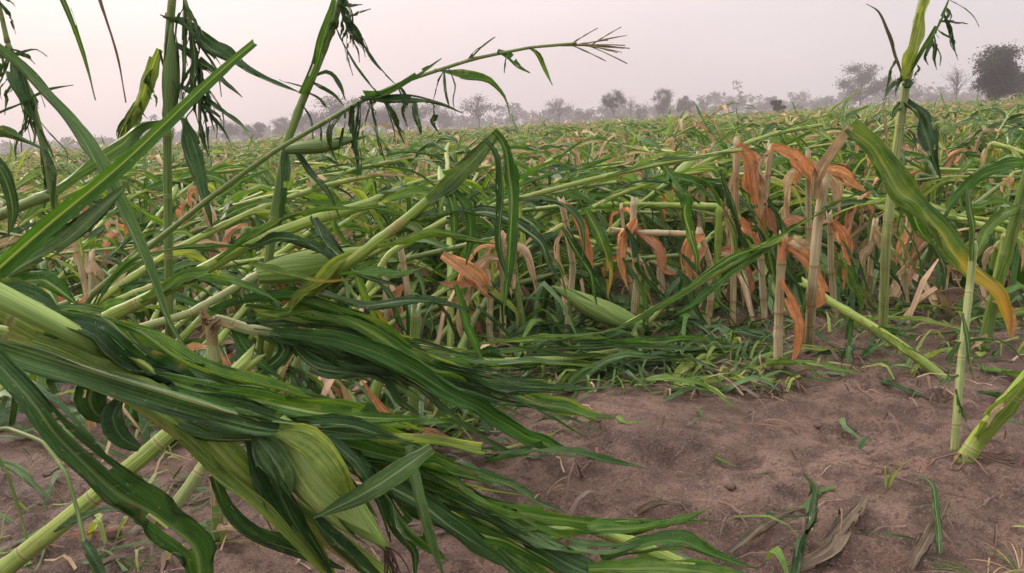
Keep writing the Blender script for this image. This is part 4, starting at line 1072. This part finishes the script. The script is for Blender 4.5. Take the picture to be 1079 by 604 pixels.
    if kind != 'stub' and lod == 0 and rng.random() < .18:
        j = int(.5 * tot); p = path[j]; t = ts[j]
        d = (t + V(0, rng.uniform(-.5, .5), .2)).normalized()
        vs, fs, uvs, _ = ear_geo(p, p + d * .17, .017, rng)
        parts.append(('ear', (vs, fs, uvs), 'husk'))
    return parts

prng = random.Random(77)
KINDS = ['broken'] * 4 + ['lodged'] * 4 + ['leaning'] * 1 + ['stub'] * 2
protos = []
for i in range(44):
    k = KINDS[i % len(KINDS)]
    rng = random.Random(500 + i)
    ms = [(n, mk_mesh(n, g[0], g[1], M[m], g[2])) for n, g, m in gen_plant(rng, k, 0)]
    protos.append((k, ms))

def in_lane(x, y):
    """bare strip of soil right of the centre and the open soil near the camera"""
    return False
placed = 0
cand = []
r = prng
yy = 1.75
while yy < 10.2:
    sp_x = .235 if yy < 4.2 else .31
    row_n = int((yy * .76 * 2 + .8) / sp_x)
    for k in range(row_n):
        x = -yy * .76 - .4 + (k + r.random()) * sp_x
        y = yy + r.uniform(-.16, .16)
        cand.append((x, y))
    yy += .27 if yy < 4.2 else .5
lab_n = {'stub': 0}
def px_of(x, y, z=0.):
    v = CR.transposed() @ (V(x, y, z) - CAMP)
    return PW / 2 + FPX * v.x / -v.z, PH / 2 - FPX * v.y / -v.z
def zone_of(px, y):
    c = ('at the left edge', 'under the tall left stalk', 'below the leaning stalk', 'behind the slanted centre stalk', 'behind the raised folded leaf', 'below the umbrella crowned tree', 'behind the dry orange stubs', 'behind the yellow striped leaf', 'at the right edge')[min(8, max(0, int(px / 120)))]
    d = 'front' if y < 2.7 else 'near' if y < 3.4 else 'middle' if y < 4.3 else 'back'
    return d, c
LOOK = {'broken': 'snapped green maize plant', 'lodged': 'low arching maize plant', 'leaning': 'half upright maize plant', 'stub': 'short dry maize stub'}
count = 0
for (x, y) in cand:
    px, py = px_of(x, y)
    g = 0.
    # keep the open soil and the composed foreground clear
    if 560 < px <= 860 and y < 2.42: continue
    if 860 < px < 1015 and y < 2.85: continue
    if px >= 1015 and y < 2.3: continue
    if px <= 560 and px > 300 and y < 2.1: continue
    if px <= 300 and y < 1.8: continue
    if not (-90 < px < 1170): continue
    if count >= 292: break
    k, ms = protos[r.randrange(len(protos))]
    if px < 520 and y < 5 and k in ('broken', 'leaning', 'stub') and r.random() < .72:
        k, ms = r.choice([q for q in protos if q[0] == 'lodged'])
    if k == 'leaning' and y < 4: 
        k, ms = protos[1]
    rz = math.radians(r.gauss(15, 55)) if r.random() < .8 else r.uniform(0, 6.28)
    if y < 3.3:             # keep the tops from falling towards the bare soil
        rz = math.radians(r.uniform(15, 165) if px > 500 else r.uniform(5, 100))
    dd_, cc_ = zone_of(px, y)
    stub = k == 'stub'
    e = empty('maize_stub' if stub else 'maize_plant', (x, y, gzf(x, y) - .01))
    ear_ = ' with ear' if any(n == 'ear' for n, _ in ms) else ''
    tag(e, LOOK[k] + ear_ + ' in the ' + dd_ + ' tangle ' + cc_, 'maize stub' if stub else 'maize plant', ('dry stubs ' if stub else 'flattened maize plants ') + dd_ + ' ' + cc_)
    e.rotation_euler = (0, 0, rz)
    s = r.uniform(.85, 1.12) if not stub else r.uniform(.85, 1.25)
    e.scale = (s, s, s)
    for n, me in ms: link(n, me, e)
    count += 1
FAR0 = y

# ------------------------------------------------------------------ the rest of the field as one mass
def flat_arrays(parts, order):
    V_, Q_, U_, I_ = [], [], [], []; o = 0
    for n, (vs, fs, uvs), m in parts:
        vs = [tuple(v) for v in vs]
        for f in fs:
            if len(f) == 3: f = (f[0], f[1], f[2], f[2])
            Q_.append([i + o for i in f]); I_.append(order.index(m))
        V_ += vs; U_ += uvs; o += len(vs)
    return np.array(V_, np.float32), np.array(Q_, np.int32), np.array(U_, np.float32), np.array(I_, np.int32)
ORDER = ['leaf_green', 'leaf_dark', 'leaf_blue', 'leaf_pale', 'leaf_yellow', 'leaf_straw', 'leaf_dry', 'leaf_rust', 'stalk', 'stalk_pale', 'stalk_dark', 'stalk_dry', 'husk']
def field(name, label, lod, d0, d1, dens, seed, smul=1.0):
    rng = random.Random(seed); rs = np.random.RandomState(seed)
    FK = KINDS + ['leaning', 'leaning', 'stub', 'stub', 'stub', 'broken']
    pr = [flat_arrays(gen_plant(random.Random(seed * 50 + i), FK[i % len(FK)], lod), ORDER) for i in range(30)]
    slope = .80
    n = int(dens * slope * (d1 ** 2 - d0 ** 2))
    ys = np.sqrt(rs.uniform(d0 ** 2, d1 ** 2, n)); xs = rs.uniform(-1, 1, n) * (ys * slope + .6)
    zs = gz(xs, ys)
    VV, QQ, UU, II = [], [], [], []; o = 0
    for i in range(n):
        v, q, u, mi = pr[rs.randint(len(pr))]
        a = math.radians(rs.normal(15, 60)); s = rs.uniform(.75, 1.25) * smul
        c, sn = math.cos(a) * s, math.sin(a) * s
        w = np.empty_like(v)
        w[:, 0] = v[:, 0] * c - v[:, 1] * sn + xs[i]; w[:, 1] = v[:, 0] * sn + v[:, 1] * c + ys[i]; w[:, 2] = v[:, 2] * s + zs[i] - .01
        VV.append(w); QQ.append(q + o); UU.append(u); II.append(mi); o += len(v)
    me = np_mesh(name, np.concatenate(VV), np.concatenate(QQ), [M[k] for k in ORDER], np.concatenate(UU), np.concatenate(II))
    return tag(link(name, me), label, 'maize field', kind='stuff')
field('maize_field', 'flattened maize of the middle distance merging into one green tangle', 1, FAR0 - .2, 27, 4.2, 901)
field('maize_field', 'distant flattened maize running back to the tree line', 2, 27, 70, 2.6, 902, 1.0)
field('maize_field', 'farthest strip of maize field below the hazy trees', 2, 70, 190, .35, 903, 1.15)

# ------------------------------------------------------------------ litter, clods, sprigs
def litter(name, label, spots, mats, seed, wr=(.004, .018), lr=(.03, .15), up=.05):
    rng = random.Random(seed); VV, QQ, UU, II = [], [], [], []
    for (x, y) in spots:
        L = rng.uniform(*lr); w = rng.uniform(*wr); a = rng.uniform(0, 6.28); n = 4
        o = len(VV); curl = rng.uniform(-.5, .5); lift = rng.random() ** 2 * up; kk = rng.choice([0, 0, rng.uniform(-1.2, 1.2)]); px_, py_ = x, y; tw = rng.uniform(-.7, .7)
        for i in range(n + 1):
            t = i / n; aa = a + curl * t + (kk if i > 1 else 0)
            z = gzf(px_, py_) + .004 + lift * math.sin(t * 3.1)
            ww = w * (1 - .6 * t) * rng.uniform(.6, 1.1)
            nx_, ny_ = -math.sin(aa) * ww / 2, math.cos(aa) * ww / 2
            for k, u in ((-1, 0), (1, 1)):
                VV.append((px_ + k * nx_, py_ + k * ny_, z + max(0, k * tw) * ww)); UU.append((u * .25 + .62, t * .5 + .2))
            px_ += math.cos(aa) * L / n; py_ += math.sin(aa) * L / n
        m = rng.randrange(len(mats))
        for i in range(n):
            q = o + i * 2; QQ.append((q, q + 1, q + 3, q + 2)); II.append(m)
    me = np_mesh(name, VV, QQ, [M[k] for k in mats], UU, II)
    return tag(link(name, me), label, 'leaf litter', kind='stuff')
lr_ = random.Random(31)
def spots_px(n, x0, x1, y0, y1):
    out = []
    for _ in range(n):
        g = G(lr_.uniform(x0, x1), lr_.uniform(y0, y1)); out.append((g.x, g.y))
    return out
green_sp = spots_px(650, 430, 830, 340, 415) + spots_px(500, 180, 520, 380, 470) + spots_px(60, 0, 240, 420, 604) + spots_px(120, 860, 1079, 330, 400) + spots_px(14, 600, 1079, 420, 604) + spots_px(900, -60, 1130, 290, 350)
litter('leaf_litter', 'shredded green leaf pieces scattered over the soil', green_sp, ['leaf_green', 'leaf_dark', 'leaf_blue', 'leaf_pale'], 41)
deb = []
for _ in range(1700):
    yd = lr_.uniform(1.75, 5.5); xd = lr_.uniform(-.8, .8) * yd
    qx, qy = px_of(xd, yd)
    if (qx > 860 and yd < 2.5) or (qx > 500 and yd < 2.45): continue
    deb.append((xd, yd))
litter('leaf_litter', 'larger crumpled leaf pieces heaped under the flattened plants', deb, ['leaf_dark', 'leaf_green', 'leaf_dark', 'leaf_blue', 'leaf_straw'], 43, (.02, .055), (.12, .32), .22)
dry_sp = spots_px(170, 0, 500, 400, 604) + spots_px(70, 500, 1079, 420, 604) + spots_px(500, -50, 1130, 300, 420) + spots_px(60, 720, 830, 385, 425)
litter('leaf_litter', 'dry brown straw and leaf scraps scattered over the soil', dry_sp, ['leaf_wilt', 'leaf_wilt', 'leaf_wilt', 'root', 'leaf_wilt', 'root', 'leaf_straw'], 42, (.002, .010), (.03, .13))

fl = random.Random(17)
for k in range(100):
    x_, y_ = (fl.uniform(440, 815), fl.uniform(345, 418)) if k < 46 else (fl.uniform(860, 1060), fl.uniform(335, 400)) if k < 60 else (fl.uniform(240, 520), fl.uniform(405, 500)) if k < 88 else (fl.uniform(0, 220), fl.uniform(400, 470))
    g_ = G(x_, y_); a_ = fl.gauss(.0, .5); L_ = fl.uniform(.14, .42); z_ = fl.uniform(.0, .03)
    pts_ = [V(g_.x + math.cos(a_) * L_ * t_, g_.y + math.sin(a_) * L_ * t_, 0) + V(fl.uniform(-.02, .02), fl.uniform(-.02, .02), 0) for t_ in (0, .33, .66, 1)]
    pts_ = [V(q_.x, q_.y, gzf(q_.x, q_.y) + .012 + z_ * math.sin(i_ * 1.05) * 2) for i_, q_ in enumerate(pts_)]
    ge_ = leaf_geo(spline(pts_, .015), fl.uniform(.012, .042), fl, None, lambda q: V(0, -.2, 1), R(fl.uniform(-35, 35)), R(fl.uniform(-50, 50)), .35, .3, .6, .1, None, COLS_M, .6)
    vs_ = [V(v.x, v.y, max(v.z, gzf(v.x, v.y) + .003)) - pts_[0] for v in ge_[0]]
    mt_ = fl.choice(['leaf_green', 'leaf_dark', 'leaf_dark', 'leaf_blue', 'leaf_pale']); cw_ = {'leaf_green': 'bright green', 'leaf_dark': 'dark green', 'leaf_blue': 'grey green', 'leaf_pale': 'pale green'}[mt_]; sz_ = 'long' if L_ > .28 else 'short'
    o_ = link('fallen_leaf', mk_mesh('fallen_leaf', vs_, ge_[1], M[mt_], ge_[2])); o_.location = pts_[0]
    w_ = 'left of the fallen ear' if x_ < 570 else 'just below the fallen ear' if x_ < 690 else 'left of the orange stump'
    tag(o_, sz_ + ' torn ' + cw_ + ' leaf flat in the litter ' + w_ if k < 46 else sz_ + ' torn ' + cw_ + ' leaf flat on soil ' + ('by the slanted lying stalk' if k < 60 else 'under the streaming leaves' if k < 88 else 'behind the left foreground bundle'), 'fallen leaf', 'torn leaves in the centre litter' if k < 46 else 'torn leaves on the right soil' if k < 60 else 'torn leaves on the left soil')

def clod_mesh(seed):
    rng = random.Random(seed)
    import bmesh
    bm = bmesh.new(); bmesh.ops.create_icosphere(bm, subdivisions=2, radius=1)
    for v in bm.verts:
        n = vnoise(v.co.x * 1.7 + seed * 3.1 + 20, v.co.y * 1.7 + v.co.z * 2.3 + 20)
        n2_ = vnoise(v.co.x * 4 + seed, v.co.z * 4 + v.co.y * 3 + 30)
        v.co *= .62 + .55 * float(n) + .22 * float(n2_); v.co.z *= .7
    vs = [v.co.copy() for v in bm.verts]; fs = [tuple(v.index for v in f.verts) for f in bm.faces]; bm.free()
    return vs, fs
cls = [clod_mesh(i) for i in range(6)]
VV, QQ = [], []
cr = random.Random(8)
for i in range(7000):
    g = G(cr.uniform(-30, 1110), 604 - (cr.random() ** 1.3) * 260)
    if cr.random() > .35 + .9 * float(vnoise(g.x * 2.2 + 40, g.y * 2.2 + 12)) - .2: continue
    s = .0025 + .014 * cr.random() ** 5
    vs, fs = cls[cr.randrange(6)]; a = cr.random() * 6.28; o = len(VV); c, sn = math.cos(a), math.sin(a)
    VV += [(g.x + s * (v.x * c - v.y * sn), g.y + s * (v.x * sn + v.y * c), g.z + s * (v.z + .15)) for v in vs]
    QQ += [(f[0] + o, f[1] + o, f[2] + o, f[2] + o) for f in fs]
me = np_mesh('soil_crumbs', VV, QQ, [M['clod']], None, [0] * len(QQ))
tag(link('soil_crumbs', me), 'small dark soil crumbs strewn over the bare ground', 'soil crumbs', kind='stuff')
def clod(px, py, s, label, i):
    g = G(px, py); vs, fs = cls[i]
    o = link('soil_clod', mk_mesh('soil_clod', [v * s for v in vs], fs, M['clod'])); o.location = g + V(0, 0, s * .25)
    tag(o, label, 'soil clod', 'loose soil clods')
clod(118, 566, .016, 'dark round soil clod under the tattered hanging leaf at lower left', 0)
clod(50, 500, .009, 'small dark clod on the left soil above the slanting stalk', 1)
clod(862, 447, .008, 'small dark clod in the middle of the bare right soil', 2)
clod(770, 514, .010, 'dark crumbly clod left of the wilted leaf clump', 3)
clod(882, 428, .007, 'tiny clod near the foot of the slanted lying stalk', 4)

def sprig(px, py, n, h, label, mats, seed, spread=.6, w=.4):
    g = G(px, py); p = Plant(label, g, name='grass_tuft', cat='grass tuft', group='grass tufts on the soil', seed=seed)
    for i in range(n):
        a = p.rng.uniform(0, 6.28); L = h * p.rng.uniform(.5, 1.1); d = V(math.cos(a) * spread, math.sin(a) * spread, 1).normalized()
        q = p.root + V(math.cos(a), math.sin(a), 0) * .006; pts = [q.copy() - V(0, 0, .005)]
        for k in range(6):
            d = (d + V(0, 0, -.16)).normalized(); q = q + d * L / 6; pts.append(q.copy())
        vs, fs, uvs = leaf_geo(pts, w / 100, p.rng, None, None, 0, 0, .5, .05, 0, 0, 7, [-1, 0, 1], .8)
        p.add('blade', (vs, fs, uvs), p.rng.choice(mats))
sprig(934, 512, 5, .07, 'tiny green grass sprig alone on the bare right soil', ['leaf_green', 'leaf_pale'], 61, .25)
sprig(893, 398, 4, .07, 'small grass sprig beside the slanted lying stalk', ['leaf_green'], 62, .3)
sprig(1076, 606, 34, .12, 'dry yellow grass tuft at the bottom right corner', ['leaf_straw', 'leaf_wilt', 'leaf_green', 'leaf_wilt'], 63, 2.0, .25)
sprig(1040, 612, 22, .12, 'low dark grass tuft left of the bottom right corner', ['leaf_wilt', 'leaf_green', 'leaf_straw'], 64, 2.2, .25)
sprig(25, 500, 9, .07, 'thin yellow green grass sprig on the left soil', ['leaf_pale', 'leaf_straw'], 65, .6, .25)
sprig(572, 520, 8, .08, 'wispy dry sprig on the soil under the streaming leaf tips', ['leaf_wilt', 'leaf_straw'], 66, .8, .25)
sprig(145, 596, 8, .04, 'low green sprig under the tattered leaf at bottom left', ['leaf_green'], 67, .9, .3)

def loose(label, pts, w, mat, seed, name='fallen_leaf', cat='fallen leaf', **kw):
    pts3 = [G(x, y) + V(0, 0, .008 + z) for x, y, z in pts]
    rng = random.Random(seed)
    g = leaf_geo(spline(pts3, .012), w / 100, rng, None, lambda q: V(0, -.25, 1), R(kw.get('roll', 0)), R(kw.get('twist', 0)), .3, .35, kw.get('tear', .5), kw.get('tip', .15), None, COLS, .6)
    vs = [V(v.x, v.y, max(v.z, gzf(v.x, v.y) + .003)) for v in g[0]]
    c = pts3[0]
    o = link(name, mk_mesh(name, [v - c for v in vs], g[1], M[mat], g[2])); o.location = c
    tag(o, label, cat, 'leaves fallen on the bare soil')
loose('wilted olive leaf standing crumpled on the bare soil at bottom right', [(838, 612, 0), (848, 575, .01), (857, 542, .03), (850, 512, .02)], 2.8, 'leaf_dark', 71, roll=35, tear=.9)
loose('grey dried leaf lying left of the crumpled olive leaf', [(770, 584, 0), (800, 566, .01), (830, 552, .02), (852, 545, .01)], 2.6, 'leaf_wilt', 72)
loose('muddy flat leaf strip right of the crumpled olive leaf', [(830, 604, 0), (870, 585, 0), (905, 545, .005), (915, 530, 0)], 4.2, 'leaf_wilt', 73)
loose('thin dark stem-like leaf pointing up from the crumpled leaf', [(846, 500, .0), (838, 492, .01), (832, 486, .02)], .8, 'leaf_wilt', 74)
loose('pale wilted leaf pair on the soil near the bottom right grass', [(960, 604, 0), (980, 575, .02), (1000, 545, .03)], 2.6, 'leaf_wilt', 75, roll=20)
loose('dull green leaf scrap upright beside the wilted leaf pair', [(990, 590, 0), (985, 565, .03), (975, 530, .04), (962, 522, .03)], 1.6, 'leaf_dark', 76, tear=.9)
loose('narrow dark leaf strip flat on the right soil', [(905, 562, 0), (940, 570, 0), (970, 572, 0)], .7, 'leaf_dark', 77)
loose('long thin dry strip across the right soil towards the roots', [(940, 505, 0), (985, 520, 0), (1032, 528, 0)], .6, 'leaf_wilt', 78)
loose('dark green leaf scrap lying under the slanted lying stalk', [(925, 402, 0), (950, 415, .01), (990, 424, 0)], 2.4, 'leaf_dark', 79)
loose('dark strip of leaf on soil right of the shredded stem', [(1030, 420, 0), (1055, 428, .01), (1085, 430, 0)], 2.0, 'leaf_dark', 80)
loose('curved brown leaf lying by the leaf tip on the mound', [(672, 545, 0), (690, 538, .01), (730, 536, 0)], 1.6, 'leaf_wilt', 81)
loose('small green scrap on the mound below the streaming leaves', [(700, 426, 0), (725, 420, .01), (760, 412, 0)], 2.0, 'leaf_blue', 82)
loose('dry orange strip at the edge of the bare soil left of the stump', [(728, 392, .01), (770, 400, .01), (812, 412, 0)], 1.0, 'leaf_straw', 83)
loose('grey leaf laid flat at the centre bottom soil', [(420, 560, 0), (470, 556, .01), (520, 562, 0)], 2.6, 'leaf_wilt', 84)
loose('dull grey leaf bent over the soil below the centre stub', [(560, 452, .0), (590, 462, .02), (640, 458, .01)], 1.6, 'leaf_blue', 85)
loose('brown strip across the left soil by the clod', [(70, 572, 0), (105, 568, .005), (140, 560, 0)], 1.0, 'leaf_rust', 86)
loose('grey green leaf lying at the left edge of the soil', [(-20, 512, .05), (15, 515, .05), (52, 526, .02)], 2.6, 'leaf_blue', 87)

# thin dead vine-like weed at far left
p = Plant('thin dark weed stem arching over the soil at far left', G(-25, 470), name='weed', cat='weed', seed=90)
g0 = p.root.y
p.stalk([p.root, (10, 452, 1.2), (45, 466, 1.15), (70, 500, 1.1), (82, 540, 1.08), (90, 575, 1.05), (100, 604, 1.03)], .004, .003, 'stalk_dark', sides=7, node=.3)
p.stalk([(-10, 470, 1.2), (8, 500, 1.2), (22, 545, 1.2), (34, 590, 1.18)], .003, .002, 'stalk_dark', sides=6, name='side_stalk', node=.3)
p.leaf([(88, 570, 1.05), (98, 585, 1.03), (108, 600, 1.02), (112, 615, 1.0)], 2, 'leaf_dark', tear=.4)

# ------------------------------------------------------------------ trees in the haze
def tree_proto(seed, h, wid, dens, trunk_f=.3, leaf=.3, mat='crown_grey', clumps=16, round_=.42):
    """trunk, limbs that reach out to clumps inside an uneven ellipsoid, leaves gathered round the clumps"""
    rng = random.Random(seed); br = []; VV, FF = [], []
    cz, rz_, rx = h * (trunk_f + (1 - trunk_f) * .52), h * (1 - trunk_f) * .46, h * wid * .5
    top = V(rng.uniform(-.04, .04) * h, rng.uniform(-.04, .04) * h, h * .72)
    spine = spline([V(0, 0, -.2), V(rng.uniform(-.02, .02) * h, 0, h * trunk_f), top], h * .06)
    br.append(tube(spine, lambda t, s: h * .020 * (1 - .75 * t), 6, cap=False))
    cs = []
    for k in range(clumps):
        while True:
            u = V(rng.uniform(-1, 1), rng.uniform(-1, 1), rng.uniform(-1, 1))
            if .25 < u.length < 1: break
        cs.append((V(u.x * rx * rng.uniform(.75, 1.1), u.y * rx, cz + u.z * rz_), h * rng.uniform(.06, .13)))
    for c, r in cs:
        st = spine[min(len(spine) - 1, max(int(len(spine) * .35), int(len(spine) * (c.z / h - .2) / .8)))]
        mid = st.lerp(c, .5) + V(rng.uniform(-.04, .04), rng.uniform(-.04, .04), rng.uniform(-.02, .05)) * h
        pth = spline([st, mid, c], h * .05)
        br.append(tube(pth, lambda t, s: h * .009 * (1 - .7 * t), 4, cap=False))
        for q in range(9):
            b0 = pth[rng.randrange(len(pth) // 2, len(pth))]
            e0_ = b0 + V(rng.gauss(0, 1), rng.gauss(0, 1), rng.gauss(.4, .8)) * r * 1.1
            br.append(tube([b0, b0.lerp(e0_, .5) + V(rng.gauss(0, .1), 0, rng.gauss(0, .1)) * r, e0_], lambda t, s: h * .003 * (1 - .5 * t), 3, cap=False))
        for q in range(int(dens / clumps)):
            p_ = c + V(rng.gauss(0, 1), rng.gauss(0, 1), rng.gauss(0, .75)) * r * .75
            s = leaf * rng.uniform(.5, 1.2)
            u = V(rng.gauss(0, 1), rng.gauss(0, 1), rng.gauss(0, 1)).normalized(); w = u.orthogonal().normalized(); o = len(VV)
            VV += [p_ + u * s, p_ + w * s * .6, p_ - u * s, p_ - w * s * .6]; FF.append((o, o + 1, o + 2, o + 3))
    tv, tf, tu = join(br)
    tm = mk_mesh('trunk', tv, tf, M['bark'])
    return tm, (mk_mesh('crown', VV, FF, M[mat], smooth=False) if VV else None)
TP = {
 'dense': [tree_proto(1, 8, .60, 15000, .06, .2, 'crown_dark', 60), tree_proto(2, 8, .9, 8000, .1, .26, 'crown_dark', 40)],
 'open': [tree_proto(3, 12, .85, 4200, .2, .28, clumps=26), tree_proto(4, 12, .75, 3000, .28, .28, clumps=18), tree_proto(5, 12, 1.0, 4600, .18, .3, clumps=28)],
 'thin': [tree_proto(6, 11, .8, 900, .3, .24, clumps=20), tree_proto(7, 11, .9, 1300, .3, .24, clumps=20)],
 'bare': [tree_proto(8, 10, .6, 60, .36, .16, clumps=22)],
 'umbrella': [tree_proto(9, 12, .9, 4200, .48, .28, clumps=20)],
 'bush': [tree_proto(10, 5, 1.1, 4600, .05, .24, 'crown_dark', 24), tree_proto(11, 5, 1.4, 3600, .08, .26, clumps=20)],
}
BASE_H = {'dense': 8, 'open': 12, 'thin': 11, 'bare': 10, 'umbrella': 12, 'bush': 5}
def tree(px, top, d, kind, label, var=0, wide=1.0, rz=0.0):
    tp = P(px, top, d); h = max(tp.z - 0, 2)
    e = empty('tree', (tp.x, tp.y, gzf(tp.x, tp.y) - .1)); s = h / BASE_H[kind]
    e.scale = (s * wide, s * wide, s); e.rotation_euler = (0, 0, rz)
    tag(e, label, 'tree', 'hazy trees along the field edge')
    tm, cm = TP[kind][var % len(TP[kind])]
    link('trunk', tm, e)
    if cm: link('crown', cm, e)
tree(1056, 46, 75, 'dense', 'dark dense tree at the far right, nearest and darkest of the tree line', 0, 1.0)
tree(1076, 74, 80, 'bush', 'dark lower tree merging into the dense tree at the right edge', 0, .7)
tree(1011, 64, 140, 'bare', 'slender bare tree left of the dark dense tree', 0, .9)
tree(908, 68, 180, 'open', 'tall open crowned tree rising above the right tree line', 0, 1.15, 1)
tree(932, 80, 225, 'open', 'half bare tree just right of the tall open one', 1, 1.0, 2)
tree(966, 90, 240, 'thin', 'thin hazy tree behind the tall pale stalk on the right', 0, 1.0)
tree(985, 100, 260, 'bush', 'low rounded tree between tall pale stalk and bare tree', 1, 1.2)
tree(820, 106, 85, 'bush', 'small dark round tree right of centre', 0, .75)
tree(842, 110, 230, 'bush', 'hazy low tree just right of the small dark round one', 1, .8, 2)
tree(870, 104, 250, 'thin', 'faint thin tree left of the tall open one', 1, .9, 1)
tree(772, 99, 235, 'thin', 'thin feathery tree left of the small dark round one', 0, .9, 3)
tree(790, 113, 260, 'bush', 'low faint tree beside the thin feathery one', 1, .9)
tree(742, 104, 240, 'open', 'open tree at the right of the centre clump', 1, .7, 1)
tree(722, 102, 185, 'open', 'full tree in the middle of the centre clump', 2, .9, 2)
tree(699, 94, 185, 'open', 'tallest tree of the centre clump', 0, .85, 3)
tree(676, 114, 225, 'bush', 'low tree at the left foot of the centre clump', 1, .8, 1)
tree(646, 95, 150, 'umbrella', 'umbrella crowned tree left of the centre clump', 0, .75, 1)
tree(664, 98, 195, 'bare', 'leafless tree touching the umbrella crowned one', 0, .8, 2)
tree(620, 118, 260, 'bush', 'low faint tree left of the umbrella crowned one', 1, .9)
tree(588, 103, 175, 'thin', 'spreading half bare tree below the tassel tip', 1, 1.1, 1)
tree(503, 97, 170, 'thin', 'fan shaped half bare tree left of centre', 0, 1.2, 2)
tree(440, 104, 190, 'open', 'broad hazy tree under the arching stalk', 1, 1.5, 1)
tree(462, 112, 210, 'thin', 'feathery tree right of the broad hazy one', 0, 1.1)
tree(405, 112, 200, 'open', 'low broad hazy tree behind the hanging leaf strips', 2, 1.2, 3)
tree(378, 104, 190, 'open', 'tall hazy tree right of the leaning stalk', 0, .9, 2)
tree(345, 100, 180, 'thin', 'sparse tree just right of the leaning stalk', 1, 1.2, 3)
tree(318, 116, 200, 'open', 'hazy tree right behind the leaning stalk', 1, .9)
tree(270, 130, 190, 'bush', 'low hazy tree left of the leaning stalk', 1, 1.0)
tree(238, 127, 190, 'open', 'rounded hazy tree in the gap right of the tall stalk', 2, 1.0)
tree(212, 138, 260, 'bush', 'lowest hazy tree close beside the tall left stalk', 0, 1.0)
tree(102, 143, 260, 'thin', 'faint small tree far left of the tall stalk', 0, 1.0)
for k_, (x_, t_, v_) in enumerate([(296, 124, 0), (333, 118, 2), (360, 112, 1), (424, 108, 2), (470, 122, 0), (255, 134, 1), (540, 122, 2), (560, 126, 0), (752, 112, 2), (610, 124, 1)]):
    tree(x_, t_, 215 + 6 * k_, 'open', ['grey tree between the low hazy tree and the leaning stalk', 'grey tree directly right of the leaning stalk', 'broad grey tree left of the tall hazy one', 'full grey tree under the arching stalk joint', 'low grey tree left of the fan shaped one', 'squat grey tree between the rounded and low hazy trees', 'low grey tree right of the fan shaped one', 'low grey tree left of the spreading half bare one', 'low grey tree at the right foot of the centre clump', 'small grey tree right of the spreading half bare one'][k_], v_, 1.1, k_ * .7)
# far wood behind them, one mass
rng = random.Random(66); VV, QQ = [], []
for i in range(300):
    px = -120 + 1320 * (i + rng.random()) / 300
    d = rng.uniform(270, 400); base = P(px, 200, d); h = rng.uniform(3.0, 8.5) * (1.0 if px > 150 else .6) * (.5 + 1.1 * float(vnoise(px / 30., 3.3))); w = rng.uniform(1.2, 2.8)
    for cl_ in range(10):
        cc_ = V(base.x + rng.gauss(0, w * .6), d + rng.gauss(0, w * .6), h * rng.uniform(.15, .95)); cr_ = rng.uniform(.35, .95)
        for k in range(26):
            c = cc_ + V(rng.gauss(0, cr_), rng.gauss(0, cr_), rng.gauss(0, cr_ * .8))
            s = rng.uniform(.25, .6); u = V(rng.gauss(0, 1), rng.gauss(0, 1), rng.gauss(0, 1)).normalized(); v2 = u.orthogonal().normalized(); o = len(VV)
            VV += [c + u * s, c + v2 * s * .7, c - u * s, c - v2 * s * .7]; QQ.append((o, o + 1, o + 2, o + 3))
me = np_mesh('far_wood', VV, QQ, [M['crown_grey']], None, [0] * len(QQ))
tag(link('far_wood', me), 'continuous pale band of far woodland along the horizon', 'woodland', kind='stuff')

# ------------------------------------------------------------------ haze
hx, hy0, hy1, hz0, hz1 = 700, -60, 520, -1.5, 32
hv = [(x, y, z) for z in (hz0, hz1) for y in (hy0, hy1) for x in (-hx, hx)]
hf = [(0, 2, 3, 1), (4, 5, 7, 6), (0, 1, 5, 4), (2, 6, 7, 3), (0, 4, 6, 2), (1, 3, 7, 5)]
hm = bpy.data.materials.new('haze'); hm.use_nodes = True; t = hm.node_tree; t.nodes.clear()
oo = t.nodes.new('ShaderNodeOutputMaterial'); vp = t.nodes.new('ShaderNodeVolumePrincipled')
vp.inputs['Color'].default_value = (.95, .92, .94, 1); vp.inputs['Density'].default_value = .0018; vp.inputs['Anisotropy'].default_value = .2
t.links.new(vp.outputs[0], oo.inputs['Volume'])
tag(link('haze', mk_mesh('haze', hv, hf, hm, smooth=False)), 'pale smoky haze filling the air over the field', 'haze', kind='stuff')
